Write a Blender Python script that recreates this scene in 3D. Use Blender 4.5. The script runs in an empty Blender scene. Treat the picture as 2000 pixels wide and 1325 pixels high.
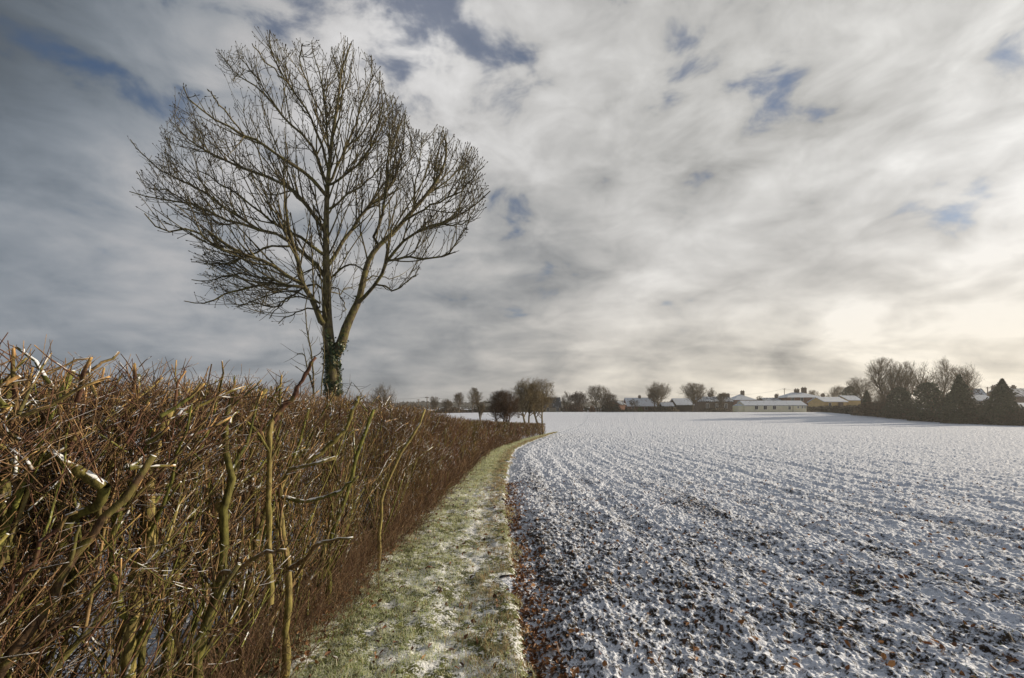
import bpy, math, numpy as np
from math import radians as R_

S = bpy.context.scene
COL = S.collection
FPX, HOR, CAMZ = 889.0, 815.0, 1.6          # photo focal length in px, horizon row, eye height

# ------------------------------------------------------------------ camera
cam = bpy.data.objects.new('camera', bpy.data.cameras.new('camera'))
COL.objects.link(cam); S.camera = cam
cam.location = (0, 0, CAMZ); cam.rotation_euler = (R_(90), 0, 0)
cam.data.sensor_width = 36; cam.data.lens = FPX / 2000 * 36
cam.data.shift_y = (HOR - 662.5) / 2000
cam.data.clip_start = 0.05; cam.data.clip_end = 20000

SUN_AZ, SUN_EL = 72.0, 15.0                  # degrees right of the view, above the horizon
EXPOSURE = 0.14
S.view_settings.view_transform = 'Standard'; S.view_settings.look = 'None'
S.view_settings.exposure = EXPOSURE; S.view_settings.gamma = 1
S.render.engine = 'CYCLES'

# ------------------------------------------------------------------ node helper
class NT:
    def __init__(s, tree): s.t = tree; s.t.nodes.clear()
    def n(s, typ, props=None, **inp):
        nd = s.t.nodes.new(typ)
        for k, v in (props or {}).items(): setattr(nd, k, v)
        for k, v in inp.items():
            key = int(k[1:]) if k[0] == 'i' and k[1:].isdigit() else k.replace('_', ' ')
            s.set(nd.inputs[key], v)
        return nd
    def set(s, sock, v):
        if isinstance(v, bpy.types.NodeSocket): s.t.links.new(v, sock)
        elif isinstance(v, bpy.types.Node): s.t.links.new(v.outputs[0], sock)
        else: sock.default_value = v
    def m(s, op, a, b=0.0, c=0.0, clamp=False):
        nd = s.t.nodes.new('ShaderNodeMath'); nd.operation = op; nd.use_clamp = clamp
        for i, v in enumerate((a, b, c)): s.set(nd.inputs[i], v)
        return nd.outputs[0]
    def v(s, op, a, b=(0, 0, 0)):
        nd = s.t.nodes.new('ShaderNodeVectorMath'); nd.operation = op
        s.set(nd.inputs[0], a); s.set(nd.inputs[1], b)
        return nd.outputs['Value'] if op in ('DOT_PRODUCT', 'LENGTH') else nd.outputs[0]
    def mix(s, f, a, b, mode='MIX'):
        nd = s.t.nodes.new('ShaderNodeMix'); nd.data_type = 'RGBA'; nd.blend_type = mode
        s.set(nd.inputs[0], f); s.set(nd.inputs[6], a); s.set(nd.inputs[7], b)
        return nd.outputs[2]
    def sm(s, x, a, b, lo=0.0, hi=1.0):
        nd = s.t.nodes.new('ShaderNodeMapRange'); nd.interpolation_type = 'SMOOTHSTEP'
        s.set(nd.inputs[0], x)
        for i, q in enumerate((a, b, lo, hi)): s.set(nd.inputs[i + 1], q)
        return nd.outputs[0]
    def noise(s, vec, scale, detail=4, rough=.55, dist=0.0):
        nd = s.n('ShaderNodeTexNoise', None, Vector=vec, Scale=scale, Detail=detail, Roughness=rough, Distortion=dist)
        return nd.outputs[0]

def c3(*a): return (a[0], a[1], a[2], 1.0)
def pdir(px, py):
    v = np.array([(px - 1000) / FPX, 1.0, (HOR - py) / FPX]); return tuple(v / np.linalg.norm(v))

# ------------------------------------------------------------------ sky
def build_world():
    w = bpy.data.worlds.new('World'); S.world = w; w.use_nodes = True
    t = NT(w.node_tree)
    d = t.n('ShaderNodeTexCoord').outputs['Generated']
    sep = t.n('ShaderNodeSeparateXYZ', None, i0=d)
    x, y, z = sep.outputs
    sky = t.n('ShaderNodeTexSky', dict(sky_type='NISHITA', sun_disc=False, sun_elevation=R_(SUN_EL),
              sun_rotation=R_(SUN_AZ), air_density=1.0, dust_density=1.0, ozone_density=2.0)).outputs[0]
    zz = t.m('ADD', t.m('MAXIMUM', z, 0.0), 0.20)
    comb = t.n('ShaderNodeCombineXYZ', None, i0=t.m('DIVIDE', x, zz), i1=t.m('DIVIDE', y, zz), i2=0.0).outputs[0]
    # rotate / stretch so cloud banks run left-right and a little towards the right
    mp = t.n('ShaderNodeMapping', None, Vector=comb, Rotation=(0, 0, R_(-14)), Scale=(.75, 1.15, 1)).outputs[0]
    big = t.noise(mp, 1.3, 4, .5, .5)
    mid = t.noise(mp, 3.6, 7, .5, .5)
    mp2 = t.n('ShaderNodeMapping', None, Vector=comb, Rotation=(0, 0, R_(-40)), Scale=(.45, 1.15, 1)).outputs[0]
    wisp = t.noise(mp2, 3.4, 6, .55, .3)
    dm = t.n('ShaderNodeMapping', None, Vector=d, Scale=(1, 1, 1.9)).outputs[0]
    puff = t.noise(dm, 8.0, 9, .55, .35)
    def blob(px, py, k, amp, acc=None):
        e = t.m('EXPONENT', t.m('MULTIPLY', t.m('SUBTRACT', t.v('DOT_PRODUCT', d, pdir(px, py)), 1.0), k))
        return t.m('MULTIPLY_ADD', e, amp, 0.0 if acc is None else acc)
    glow = blob(2250, 430, 3.3, 1.0)
    L = t.m('MULTIPLY_ADD', glow, .50, .205)
    # banks of brighter and darker cloud as they stand round the sky
    for (px, py, k, a) in BLOBS: L = blob(px, py, k, a, L)
    n = t.m('ADD', t.m('MULTIPLY', t.m('SUBTRACT', big, .5), 1.55), t.m('MULTIPLY', t.m('SUBTRACT', mid, .5), .55))
    n = t.m('ADD', n, t.m('MULTIPLY', t.m('SUBTRACT', puff, .5), 1.5))
    n = t.m('ADD', n, t.m('MULTIPLY', t.m('SUBTRACT', wisp, .5), .25))
    L = t.m('MULTIPLY', L, t.m('ADD', 1.0, t.m('MULTIPLY', n, .85)))
    L = t.m('MINIMUM', t.m('MAXIMUM', L, .08), .82)
    # colour of the cloud: cool on the side away from the sun, warm low down towards it
    low = t.sm(z, .0, .5, 1.0, 0.0)
    cool = t.mix(t.sm(L, .1, .5), c3(.80, .97, 1.17), c3(.99, .98, 1.0))
    right = t.sm(x, -.8, .55)
    warm = t.mix(t.sm(L, .2, .7), c3(1.02, .98, .90), c3(1.08, 1.0, .85))
    tint = t.mix(t.m('MULTIPLY', low, right), cool, warm)
    tint = t.mix(t.m('MULTIPLY', t.m('SUBTRACT', 1.0, low), right), tint, c3(1.01, 1.0, .97))
    sc = t.v('SCALE', tint); sc.node.inputs[3].default_value = 1
    t.set(sc.node.inputs[3], t.m('MULTIPLY', L, 10.0))
    # holes to the blue
    g = 0.0
    for (px, py, k, a) in GAPS: g = blob(px, py, k, a, g)
    hole = t.m('ADD', g, t.m('MULTIPLY', t.m('SUBTRACT', .5, mid), .9))
    hole = t.m('ADD', hole, t.m('MULTIPLY', t.m('SUBTRACT', .5, puff), 3.2))
    hole = t.m('MULTIPLY', t.sm(hole, .36, .95), t.sm(z, .10, .28))
    blue = t.mix(1.0, sky, c3(.50, .62, .78), 'MULTIPLY')
    col = t.mix(t.m('MULTIPLY', hole, .72), sc, blue)
    bg = t.n('ShaderNodeBackground', None, Color=col, Strength=.1)
    t.n('ShaderNodeOutputWorld', None, Surface=bg)
BLOBS = [(60, 60, 16, -.10), (100, 280, 30, -.06), (180, 410, 90, .14), (420, 440, 60, .10), (60, 560, 60, -.03), (250, 690, 20, .09), (480, 90, 60, .12),
         (820, 150, 45, .18), (1000, 260, 30, .12), (1250, 330, 20, .08), (640, 330, 40, .09), (950, 540, 30, -.03), (1150, 470, 90, -.10),
         (1500, 530, 50, -.20), (1780, 600, 60, -.26), (1640, 635, 500, .16), (1740, 675, 200, .26), (1100, 610, 60, -.05), (1300, 690, 80, -.03), (600, 690, 30, -.02),
         (1950, 330, 12, .10), (2000, 740, 25, .16), (1500, 750, 60, .09), (1050, 740, 50, .09), (600, 740, 30, .05), (1250, 560, 120, .06), (1300, 120, 30, -.05), (500, 560, 40, -.03), (1150, 700, 100, .02), (1420, 655, 300, .08)]
GAPS = [(770, 10, 200, .70), (590, 95, 500, .3), (70, 30, 60, .40), (900, 60, 250, .3), (1290, 140, 350, .24), (1210, 230, 500, .16),
        (1480, 200, 600, .28), (1500, 110, 500, .12), (1860, 300, 450, .08), (1100, 60, 60, .15)]
build_world()

sun = bpy.data.objects.new('sun', bpy.data.lights.new('sun', 'SUN')); COL.objects.link(sun)
sun.data.energy = 5.0; sun.data.angle = R_(.6); sun.data.color = (1.0, .84, .62)
az, el = R_(SUN_AZ), R_(SUN_EL)
from mathutils import Vector
sd = Vector((math.sin(az) * math.cos(el), math.cos(az) * math.cos(el), math.sin(el)))
sun.rotation_euler = sd.to_track_quat('Z', 'Y').to_euler()

# ------------------------------------------------------------------ object helpers
def link(o, parent=None):
    COL.objects.link(o)
    if parent is not None: o.parent = parent
    return o
def tag(o, label=None, cat=None, group=None, kind=None):
    if label: o['label'] = label
    if cat: o['category'] = cat
    if group: o['group'] = group
    if kind: o['kind'] = kind
    return o
def empty(name, loc, label, cat, group=None, rz=0):
    o = bpy.data.objects.new(name, None); link(o); o.location = loc; o.rotation_euler = (0, 0, rz)
    o.empty_display_size = .3
    return tag(o, label, cat, group)

def mesh_np(name, V, quads=None, tris=None, mat=None, parent=None, smooth=True, attrs=None, mats=None, midx=None, off=None):
    """link a mesh built from numpy arrays as one object"""
    V = np.asarray(V, np.float32).reshape(-1, 3)
    if off is not None: V = V - np.asarray(off, np.float32)
    me = bpy.data.meshes.new(name)
    q = np.zeros((0, 4), np.int32) if quads is None else np.asarray(quads, np.int32).reshape(-1, 4)
    t = np.zeros((0, 3), np.int32) if tris is None else np.asarray(tris, np.int32).reshape(-1, 3)
    me.vertices.add(len(V)); me.vertices.foreach_set('co', V.ravel())
    me.loops.add(q.size + t.size); me.polygons.add(len(q) + len(t))
    me.loops.foreach_set('vertex_index', np.concatenate([q.ravel(), t.ravel()]).astype(np.int32))
    ls = np.concatenate([np.arange(len(q)) * 4, q.size + np.arange(len(t)) * 3]).astype(np.int32)
    me.polygons.foreach_set('loop_start', ls)
    me.polygons.foreach_set('use_smooth', np.full(len(q) + len(t), smooth, bool))
    if midx is not None: me.polygons.foreach_set('material_index', np.asarray(midx, np.int32))
    for k, a in (attrs or {}).items():
        a = np.asarray(a, np.float32)
        if a.ndim == 2:
            at = me.attributes.new(k, 'FLOAT_COLOR', 'POINT')
            if a.shape[1] == 3: a = np.concatenate([a, np.ones((len(a), 1), np.float32)], 1)
            at.data.foreach_set('color', a.ravel())
        else:
            at = me.attributes.new(k, 'FLOAT', 'POINT'); at.data.foreach_set('value', a)
    me.update(calc_edges=True)
    for m_ in ([mat] if mats is None else mats): me.materials.append(m_)
    return link(bpy.data.objects.new(name, me), parent)

class MB:
    """collects boxes and prisms, builds them as one mesh"""
    def __init__(s): s.V = []; s.F = []
    def poly(s, vs, fs):
        b = len(s.V); s.V += [tuple(v) for v in vs]; s.F += [tuple(b + i for i in f) for f in fs]; return s
    def box(s, x0, x1, y0, y1, z0, z1):
        return s.poly([(x0, y0, z0), (x1, y0, z0), (x1, y1, z0), (x0, y1, z0), (x0, y0, z1), (x1, y0, z1), (x1, y1, z1), (x0, y1, z1)],
                      [(0, 3, 2, 1), (4, 5, 6, 7), (0, 1, 5, 4), (1, 2, 6, 5), (2, 3, 7, 6), (3, 0, 4, 7)])
    def build(s, name, mat, parent=None, loc=None):
        me = bpy.data.meshes.new(name); me.from_pydata(s.V, [], s.F); me.update(); me.materials.append(mat)
        o = link(bpy.data.objects.new(name, me), parent)
        if loc is not None: o.location = loc
        return o

# ------------------------------------------------------------------ numpy noise
_prng = np.random.default_rng(5)
_perm = np.concatenate([_prng.permutation(512)] * 3)
_gang = _prng.uniform(0, 2 * np.pi, 512)
_gx, _gy = np.cos(_gang), np.sin(_gang)
def pn(x, y, seed=0):
    x = np.asarray(x, float) + seed * 17.31; y = np.asarray(y, float) + seed * 9.77
    xi = np.floor(x).astype(int); yi = np.floor(y).astype(int); xf = x - xi; yf = y - yi
    u = xf * xf * xf * (xf * (xf * 6 - 15) + 10); v = yf * yf * yf * (yf * (yf * 6 - 15) + 10)
    def g(a, b):
        h = _perm[(_perm[(xi + a) & 511] + yi + b) & 511]
        return _gx[h] * (xf - a) + _gy[h] * (yf - b)
    return (g(0, 0) * (1 - u) + g(1, 0) * u) * (1 - v) + (g(0, 1) * (1 - u) + g(1, 1) * u) * v
def fbm(x, y, o=3, seed=0):
    r = 0; a = 1
    for i in range(o): r = r + a * pn(x * 2 ** i, y * 2 ** i, seed + i); a *= .5
    return r
def nrm(v): return v / np.maximum(np.linalg.norm(v, axis=-1, keepdims=True), 1e-9)
def sstep(x, a, b): t = np.clip((x - a) / (b - a), 0, 1); return t * t * (3 - 2 * t)

def curve(xs, ys):
    xs = np.array(xs, float); ys = np.array(ys, float)
    m = np.gradient(ys, xs)
    def f(x):
        x = np.asarray(x, float); xc = np.clip(x, xs[0], xs[-1])
        i = np.clip(np.searchsorted(xs, xc) - 1, 0, len(xs) - 2)
        h = xs[i + 1] - xs[i]; t = (xc - xs[i]) / h
        r = (2*t**3-3*t**2+1)*ys[i] + (t**3-2*t**2+t)*h*m[i] + (-2*t**3+3*t**2)*ys[i+1] + (t**3-t**2)*h*m[i+1]
        return r + np.where(x > xs[-1], (x - xs[-1]) * m[-1], 0)
    return f

# front foot of the hedge, field edge and hedge height along Y
FRONT = curve([-6, 0, 2.8, 5.4, 8.4, 12.4, 17, 21.9, 27, 31.6, 36, 40.6], [-1.42, -1.42, -1.42, -1.45, -1.42, -1.36, -1.22, -.92, -.1, .75, 1.75, 2.85])
EDGE = curve([-6, 0, 2.8, 4.3, 8.4, 12.4, 17, 21.9, 27, 31.6, 40, 50], [.12, .10, .07, .02, -.14, -.18, -.12, .08, .7, 1.45, 3.1, 5.2])
HTOP = curve([-6, 1, 2.1, 4.7, 7, 10.7, 20, 28, 40.6], [1.69, 1.69, 1.75, 1.75, 1.72, 1.58, 1.42, 1.27, 1.03])

_gy1 = np.array([0, 60, 79, 100, 116, 135, 160, 220, 300, 420, 600, 1500, 4000.])
_gz1 = np.array([0, .0, .05, .7, 1.85, 3.0, 3.3, 4.0, 6.0, 10.5, 12.0, 14, 14.])
GROUNDZ = curve(_gy1, _gz1)
def gz(x, y):
    x = np.asarray(x, float); y = np.asarray(y, float)
    z = GROUNDZ(np.clip(y, 0, 4000)) * (1 - .28 * sstep(-x, -10, 60) * (1 - sstep(y, 200, 400)))
    return z + .05 * pn(x / 14, y / 14, 3) * sstep(np.hypot(x, y), 15, 60)
def P(px, Y, py=None):
    """point seen at photo column px (and row py) at distance Y; on the ground when py is left out"""
    X = (px - 1000) / FPX * Y
    return np.array([X, Y, float(gz(X, Y)) if py is None else CAMZ + (HOR - py) / FPX * Y])

# ------------------------------------------------------------------ tubes
def tube_arrays(Pt, Rd, sides):
    N, K, _ = Pt.shape
    T = np.empty_like(Pt); T[:, 1:-1] = Pt[:, 2:] - Pt[:, :-2]; T[:, 0] = Pt[:, 1] - Pt[:, 0]; T[:, -1] = Pt[:, -1] - Pt[:, -2]
    T = nrm(T + 1e-12)
    mean = nrm(Pt[:, -1] - Pt[:, 0] + 1e-9)
    ref = np.eye(3)[np.argmin(np.abs(mean), 1)][:, None, :]
    U = nrm(np.cross(T, np.broadcast_to(ref, T.shape))); W = np.cross(T, U)
    a = np.arange(sides) / sides * 2 * np.pi
    V = Pt[:, :, None, :] + Rd[:, :, None, None] * (np.cos(a)[None, None, :, None] * U[:, :, None, :] + np.sin(a)[None, None, :, None] * W[:, :, None, :])
    base = (np.arange(N) * K * sides)[:, None, None]
    k = np.arange(K - 1)[None, :, None]; s = np.arange(sides)[None, None, :]; s2 = (s + 1) % sides
    q = np.stack([base + k * sides + s, base + k * sides + s2, base + (k + 1) * sides + s2, base + (k + 1) * sides + s], -1)
    return V.reshape(-1, 3), q.reshape(-1, 4)
def tube_obj(name, groups, mat, parent, off=None, caps=False):
    """groups: list of (P (N,K,3), R (N,K), sides, colour (N,3) or (N,K,3))"""
    Vs, Qs, Cs, Ts = [], [], [], []; b = 0
    for Pt, Rd, sides, C in groups:
        if len(Pt) == 0: continue
        V, q = tube_arrays(Pt, Rd, sides); N, K = Rd.shape
        C = np.asarray(C, float)
        if C.ndim == 1: C = np.tile(C, (N, 1))
        if C.ndim == 2: C = np.repeat(C[:, None, :], K, 1)
        Cs.append(np.repeat(C.reshape(-1, 3), sides, 0)); Vs.append(V); Qs.append(q + b)
        if caps:
            e = (np.arange(N) * K * sides + (K - 1) * sides)[:, None]
            for i in range(1, sides - 1): Ts.append(np.concatenate([e, e + i, e + i + 1], 1) + b)
        b += len(V)
    return mesh_np(name, np.concatenate(Vs), np.concatenate(Qs), np.concatenate(Ts) if Ts else None, mat, parent, True,
                   {'col': np.concatenate(Cs)}, off=off)

def resample(pts, K):
    """smooth polyline through pts, K points"""
    pts = np.asarray(pts, float); d = np.r_[0, np.cumsum(np.linalg.norm(np.diff(pts, axis=0), axis=1))]; d /= d[-1]
    t = np.linspace(0, 1, K)
    m = np.gradient(pts, d, axis=0) if len(pts) > 2 else np.tile(pts[1] - pts[0], (2, 1))
    i = np.clip(np.searchsorted(d, t) - 1, 0, len(d) - 2); h = (d[i + 1] - d[i]); u = ((t - d[i]) / h)[:, None]; h = h[:, None]
    return (2*u**3-3*u**2+1)*pts[i] + (u**3-2*u**2+u)*h*m[i] + (-2*u**3+3*u**2)*pts[i+1] + (u**3-u**2)*h*m[i+1]

def grow(rg, Pp, Rp, M, t0=.15, t1=1., ang=(30, 60), length=(.2, .5), K=5, rr=.6, rtip=.3, rmax=None, rmin=.001, up=.1, wander=.15,
         rel=False, weight=None, bias=(0, 0, 0)):
    N, K0, _ = Pp.shape
    ln = np.linalg.norm(np.diff(Pp, axis=1), axis=2).sum(1)
    w = (ln if weight is None else weight); w = w / w.sum()
    i = rg.choice(N, M, p=w); t = rg.uniform(t0, t1, M) * (K0 - 1) * .999
    k = t.astype(int); f = (t - k)[:, None]
    pos = Pp[i, k] * (1 - f) + Pp[i, k + 1] * f; tan = nrm(Pp[i, k + 1] - Pp[i, k] + 1e-9)
    rad = Rp[i, k] * (1 - f[:, 0]) + Rp[i, k + 1] * f[:, 0]
    rv = rg.normal(size=(M, 3)) + np.array(bias); pr = nrm(rv - (rv * tan).sum(1, keepdims=True) * tan)
    a = np.radians(rg.uniform(*ang, M))[:, None]
    d = nrm(np.cos(a) * tan + np.sin(a) * pr)
    L = rg.uniform(*length, M) * (ln[i] * (1.15 - .6 * t / (K0 - 1)) if rel else 1)
    r0 = rad * rr
    if rmax is not None: r0 = np.minimum(r0, rmax)
    r0 = np.maximum(r0, rmin)
    pts = np.empty((M, K, 3)); pts[:, 0] = pos
    st = (L / (K - 1))[:, None]
    for j in range(1, K):
        d = nrm(d + np.array([0, 0, up]) + wander * rg.normal(size=(M, 3)))
        pts[:, j] = pts[:, j - 1] + d * st
    rad = r0[:, None] * (1 - (1 - rtip) * np.linspace(0, 1, K)[None, :])
    return pts, np.maximum(rad, rmin * .6)
def clip(Pt, Rd, inside, minfrac=.2):
    """shorten each tube where it leaves the envelope"""
    N, K, _ = Pt.shape
    ok = inside(Pt.reshape(-1, 3)).reshape(N, K)
    ok[:, 0] = True
    first = np.where(ok.all(1), K, np.argmin(ok, 1))
    fr = np.where(first == K, 1.0, (first - .5) / (K - 1))
    keep = fr > minfrac
    Pt, Rd, fr = Pt[keep], Rd[keep], fr[keep]
    t = np.linspace(0, 1, K)[None, :] * fr[:, None] * (K - 1) * .9999
    k = t.astype(int); f = t - k; n = np.arange(len(Pt))[:, None]
    return Pt[n, k] * (1 - f[..., None]) + Pt[n, k + 1] * f[..., None], Rd

def pick(rg, n, cols, jit=.2):
    c = np.array(cols)[rg.integers(0, len(cols), n)]
    return c * (1 + jit * rg.normal(size=(n, 1))).clip(.4, 1.8)

# ------------------------------------------------------------------ materials
def new_mat(name):
    m = bpy.data.materials.new(name); m.use_nodes = True
    return m, NT(m.node_tree)
def finish(t, col, rough=.9, bump=None, dist=.01, strength=.5, spec=.2, extra=None):
    b = t.n('ShaderNodeBsdfPrincipled', None, Base_Color=col, Roughness=rough)
    b.inputs['Specular IOR Level'].default_value = spec
    if bump is not None:
        bp = t.n('ShaderNodeBump', None, Strength=strength, Distance=dist, Height=bump); t.set(b.inputs['Normal'], bp.outputs[0])
    if extra: extra(b)
    t.n('ShaderNodeOutputMaterial', None, Surface=b)
def pos(t): return t.n('ShaderNodeNewGeometry').outputs['Position']
def nz(t): return t.n('ShaderNodeSeparateXYZ', None, i0=t.n('ShaderNodeNewGeometry').outputs['Normal']).outputs[2]
def attr(t, name, out='Color'): return t.n('ShaderNodeAttribute', dict(attribute_name=name)).outputs[out]

SNOW = c3(.80, .83, .88)
def bark_mat(name, snow=0.0, nscale=60, lichen=0.0, scale_snow=9, bdist=.004):
    m, t = new_mat(name); p = pos(t); col = attr(t, 'col')
    st = t.n('ShaderNodeMapping', None, Vector=p, Scale=(1, 1, .35)).outputs[0]
    n1 = t.noise(st, nscale, 4, .6)
    col = t.mix(t.sm(n1, .3, .7), t.mix(1.0, col, c3(.42, .40, .40), 'MULTIPLY'), t.mix(1.0, col, c3(1.45, 1.38, 1.22), 'MULTIPLY'))
    if lichen: col = t.mix(t.m('MULTIPLY', t.sm(t.noise(p, 14, 3), .48, .62), lichen), col, c3(.20, .20, .045))
    if snow:
        s = t.m('ADD', t.n('ShaderNodeSeparateXYZ', None, i0=t.n('ShaderNodeNewGeometry').outputs['True Normal']).outputs[2], t.m('MULTIPLY', t.m('SUBTRACT', t.noise(p, scale_snow, 3), .5), 2.4))
        col = t.mix(t.sm(s, 1.05 - snow, 1.2 - snow), col, SNOW)
    finish(t, col, .85, n1, bdist, 1.0)
    return m
M_HEDGE_STEM = bark_mat('hedge_bark', .42, 55, .35, 16)
M_HEDGE_TWIG = bark_mat('hedge_twig', .21, 90, .0, 22, .001)
M_HEDGE_FAR = bark_mat('far_hedge_twig', .16, 9, .0, 6, .001)
M_TREE = bark_mat('tree_bark', .18, 28, .35, 5, .01)
M_TREE_TWIG = bark_mat('tree_twig', .12, 28, .2, 5, .002)
M_FAR_BARK = bark_mat('far_bark', 0, 2, 0)

def leaf_mat(name, snow=0.0, rough=.7, trans=0.0, nsc=7):
    m, t = new_mat(name); p = pos(t); col = attr(t, 'col')
    if snow:
        s = t.m('ADD', t.m('ABSOLUTE', nz(t)), t.m('MULTIPLY', t.m('SUBTRACT', t.noise(p, nsc, 3), .5), 2.2))
        col = t.mix(t.sm(s, 1.1 - snow, 1.35 - snow), col, SNOW)
    def ex(b):
        b.inputs['Transmission Weight'].default_value = 0
    if trans:
        b = t.n('ShaderNodeBsdfPrincipled', None, Base_Color=col, Roughness=rough)
        tr = t.n('ShaderNodeBsdfTranslucent', None, Color=col)
        mx = t.n('ShaderNodeMixShader', None, i0=trans, i1=b.outputs[0], i2=tr.outputs[0])
        t.n('ShaderNodeOutputMaterial', None, Surface=mx)
    else: finish(t, col, rough)
    return m
M_GRASS = leaf_mat('grass_blade', .0, .6, .5)
M_LEAF = leaf_mat('dead_leaf', .12, .7, .15, 30)
M_IVY = leaf_mat('ivy_leaf', .05, .4, .1, 20)
M_CONIFER = leaf_mat('conifer_foliage', .0, .8)
M_DRYSTEM = leaf_mat('dry_stem', .0, .8, .2)

def ground_mat():
    m, t = new_mat('snowy_soil'); p = pos(t)
    soil_a = attr(t, 'soil', 'Fac')
    n1 = t.noise(p, 15, 5, .62); n2 = t.noise(p, 60, 4, .65); n3 = t.noise(p, 1.3, 3, .5); n4 = t.noise(p, .13, 3, .5)
    far = t.m('MULTIPLY', t.m('SUBTRACT', n4, .5), .35)
    k = t.m('ADD', soil_a, t.m('MULTIPLY', t.m('SUBTRACT', n1, .5), 1.25))
    k = t.m('ADD', k, t.m('MULTIPLY', t.m('SUBTRACT', n2, .5), .95))
    k = t.m('ADD', k, t.m('MULTIPLY', t.m('SUBTRACT', n3, .5), .5)); k = t.m('ADD', k, far)
    mask = t.sm(k, .10, .30)
    soil = t.mix(t.sm(t.noise(p, 25, 3), .35, .7), c3(.035, .026, .020), c3(.085, .058, .038))
    soil = t.mix(t.sm(t.noise(p, 32, 2), .62, .7), soil, c3(.10, .09, .035))
    sn = t.mix(t.sm(n2, .3, .7), c3(.58, .63, .75), c3(.79, .84, .95))
    col = t.mix(mask, sn, soil)
    h = t.m('ADD', t.m('ADD', t.noise(p, 14, 5, .6), t.m('MULTIPLY', t.noise(p, 3.5, 4, .6), 2.0)), t.m('MULTIPLY', mask, -.25))
    finish(t, col, .85, h, .05, 1.0)
    return m
M_GROUND = ground_mat()
def verge_mat():
    m, t = new_mat('frosted_turf'); p = pos(t)
    a = attr(t, 'snow', 'Fac')
    n1 = t.noise(p, 14, 5, .65); n2 = t.noise(p, 60, 4, .65)
    k = t.m('ADD', a, t.m('ADD', t.m('MULTIPLY', t.m('SUBTRACT', n1, .5), 1.4), t.m('MULTIPLY', t.m('SUBTRACT', n2, .5), 1.2)))
    soil = t.mix(t.sm(t.noise(p, 30, 3), .4, .65), c3(.08, .085, .032), c3(.19, .21, .075))
    col = t.mix(t.sm(k, .4, .6), soil, c3(.76, .79, .82))
    finish(t, col, .85, t.noise(p, 30, 5, .6), .03, .8)
    return m
M_VERGE = verge_mat()

def flat_mat(name, col, rough=.85, var=.15, nsc=2.0, bump=0.0):
    m, t = new_mat(name); p = pos(t); n = t.noise(p, nsc, 5, .65)
    c = t.mix(t.sm(n, .3, .7), c3(*[v * (1 - var) for v in col]), c3(*[min(.95, v * (1 + var)) for v in col]))
    finish(t, c, rough, n if bump else None, bump or .01, .5)
    return m
def brick_mat(name, c1, c2):
    m, t = new_mat(name)
    uv = t.n('ShaderNodeTexCoord').outputs['Object']
    sp = t.n('ShaderNodeSeparateXYZ', None, i0=uv)
    v = t.n('ShaderNodeCombineXYZ', None, i0=t.m('ADD', sp.outputs[0], sp.outputs[1]), i1=sp.outputs[2], i2=0.0).outputs[0]
    b = t.n('ShaderNodeTexBrick', None, Vector=v, Color1=c3(*c1), Color2=c3(*c2), Mortar=c3(.3, .27, .24), Scale=4.0).outputs[0]
    b = t.mix(t.sm(t.noise(uv, .8, 4), .3, .7, 0, .45), b, c3(c1[0] * .6, c1[1] * .6, c1[2] * .6))
    finish(t, b, .9)
    return m
def roof_mat(name, base, snow):
    m, t = new_mat(name); uv = t.n('ShaderNodeTexCoord').outputs['Object']
    mp = t.n('ShaderNodeMapping', None, Vector=uv, Scale=(1.6, .4, .4)).outputs[0]
    n = t.noise(mp, 1.5, 5, .65)
    w = t.n('ShaderNodeTexWave', dict(bands_direction='Z'), Vector=uv, Scale=1.6, Distortion=.4).outputs[0]
    b = t.mix(t.m('MULTIPLY', w, .4), c3(*base), c3(*[v * .5 for v in base]))
    c = t.mix(t.sm(n, .62 - snow * .45, .82 - snow * .45), b, c3(.60, .66, .76)) if snow < .5 else t.mix(t.sm(n, .30, .42), b, c3(.66, .71, .80))
    finish(t, c, .75)
    return m
M_BRICK = brick_mat('red_brick', (.23, .10, .065), (.17, .075, .05))
M_DARKBRICK = brick_mat('dark_brick', (.11, .075, .055), (.08, .055, .045))
M_STONE = brick_mat('pale_stone', (.32, .28, .21), (.24, .21, .16))
M_CREAM = flat_mat('cream_boards', (.86, .80, .60), .8, .06, 1.2)
M_YELLOW = flat_mat('ochre_render', (.60, .44, .21), .85, .1, 1.0)
M_GREYW = flat_mat('grey_render', (.26, .26, .25), .85, .12, 1.0)
M_ROOFSNOW = roof_mat('snow_covered_roof', (.12, .12, .13), .9)
M_ROOFPART = roof_mat('partly_snowy_slate_roof', (.07, .08, .10), .45)
M_SLATE = roof_mat('dark_slate_roof', (.06, .065, .075), .16)
M_WHITE = flat_mat('white_paint', (.75, .75, .73), .5, .04)
M_WOOD = flat_mat('weathered_wood', (.13, .095, .07), .85, .25, 6)
M_DARKWOOD = flat_mat('dark_timber', (.05, .042, .036), .85, .25, 3)
M_GLASS, _t = new_mat('window_glass'); finish(_t, c3(.03, .035, .045), .12, spec=.6)
M_WIRE = flat_mat('cable', (.05, .05, .05), .6)
M_LAWN = flat_mat('short_lawn', (.10, .14, .03), .9, .3, 1.5)

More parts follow.
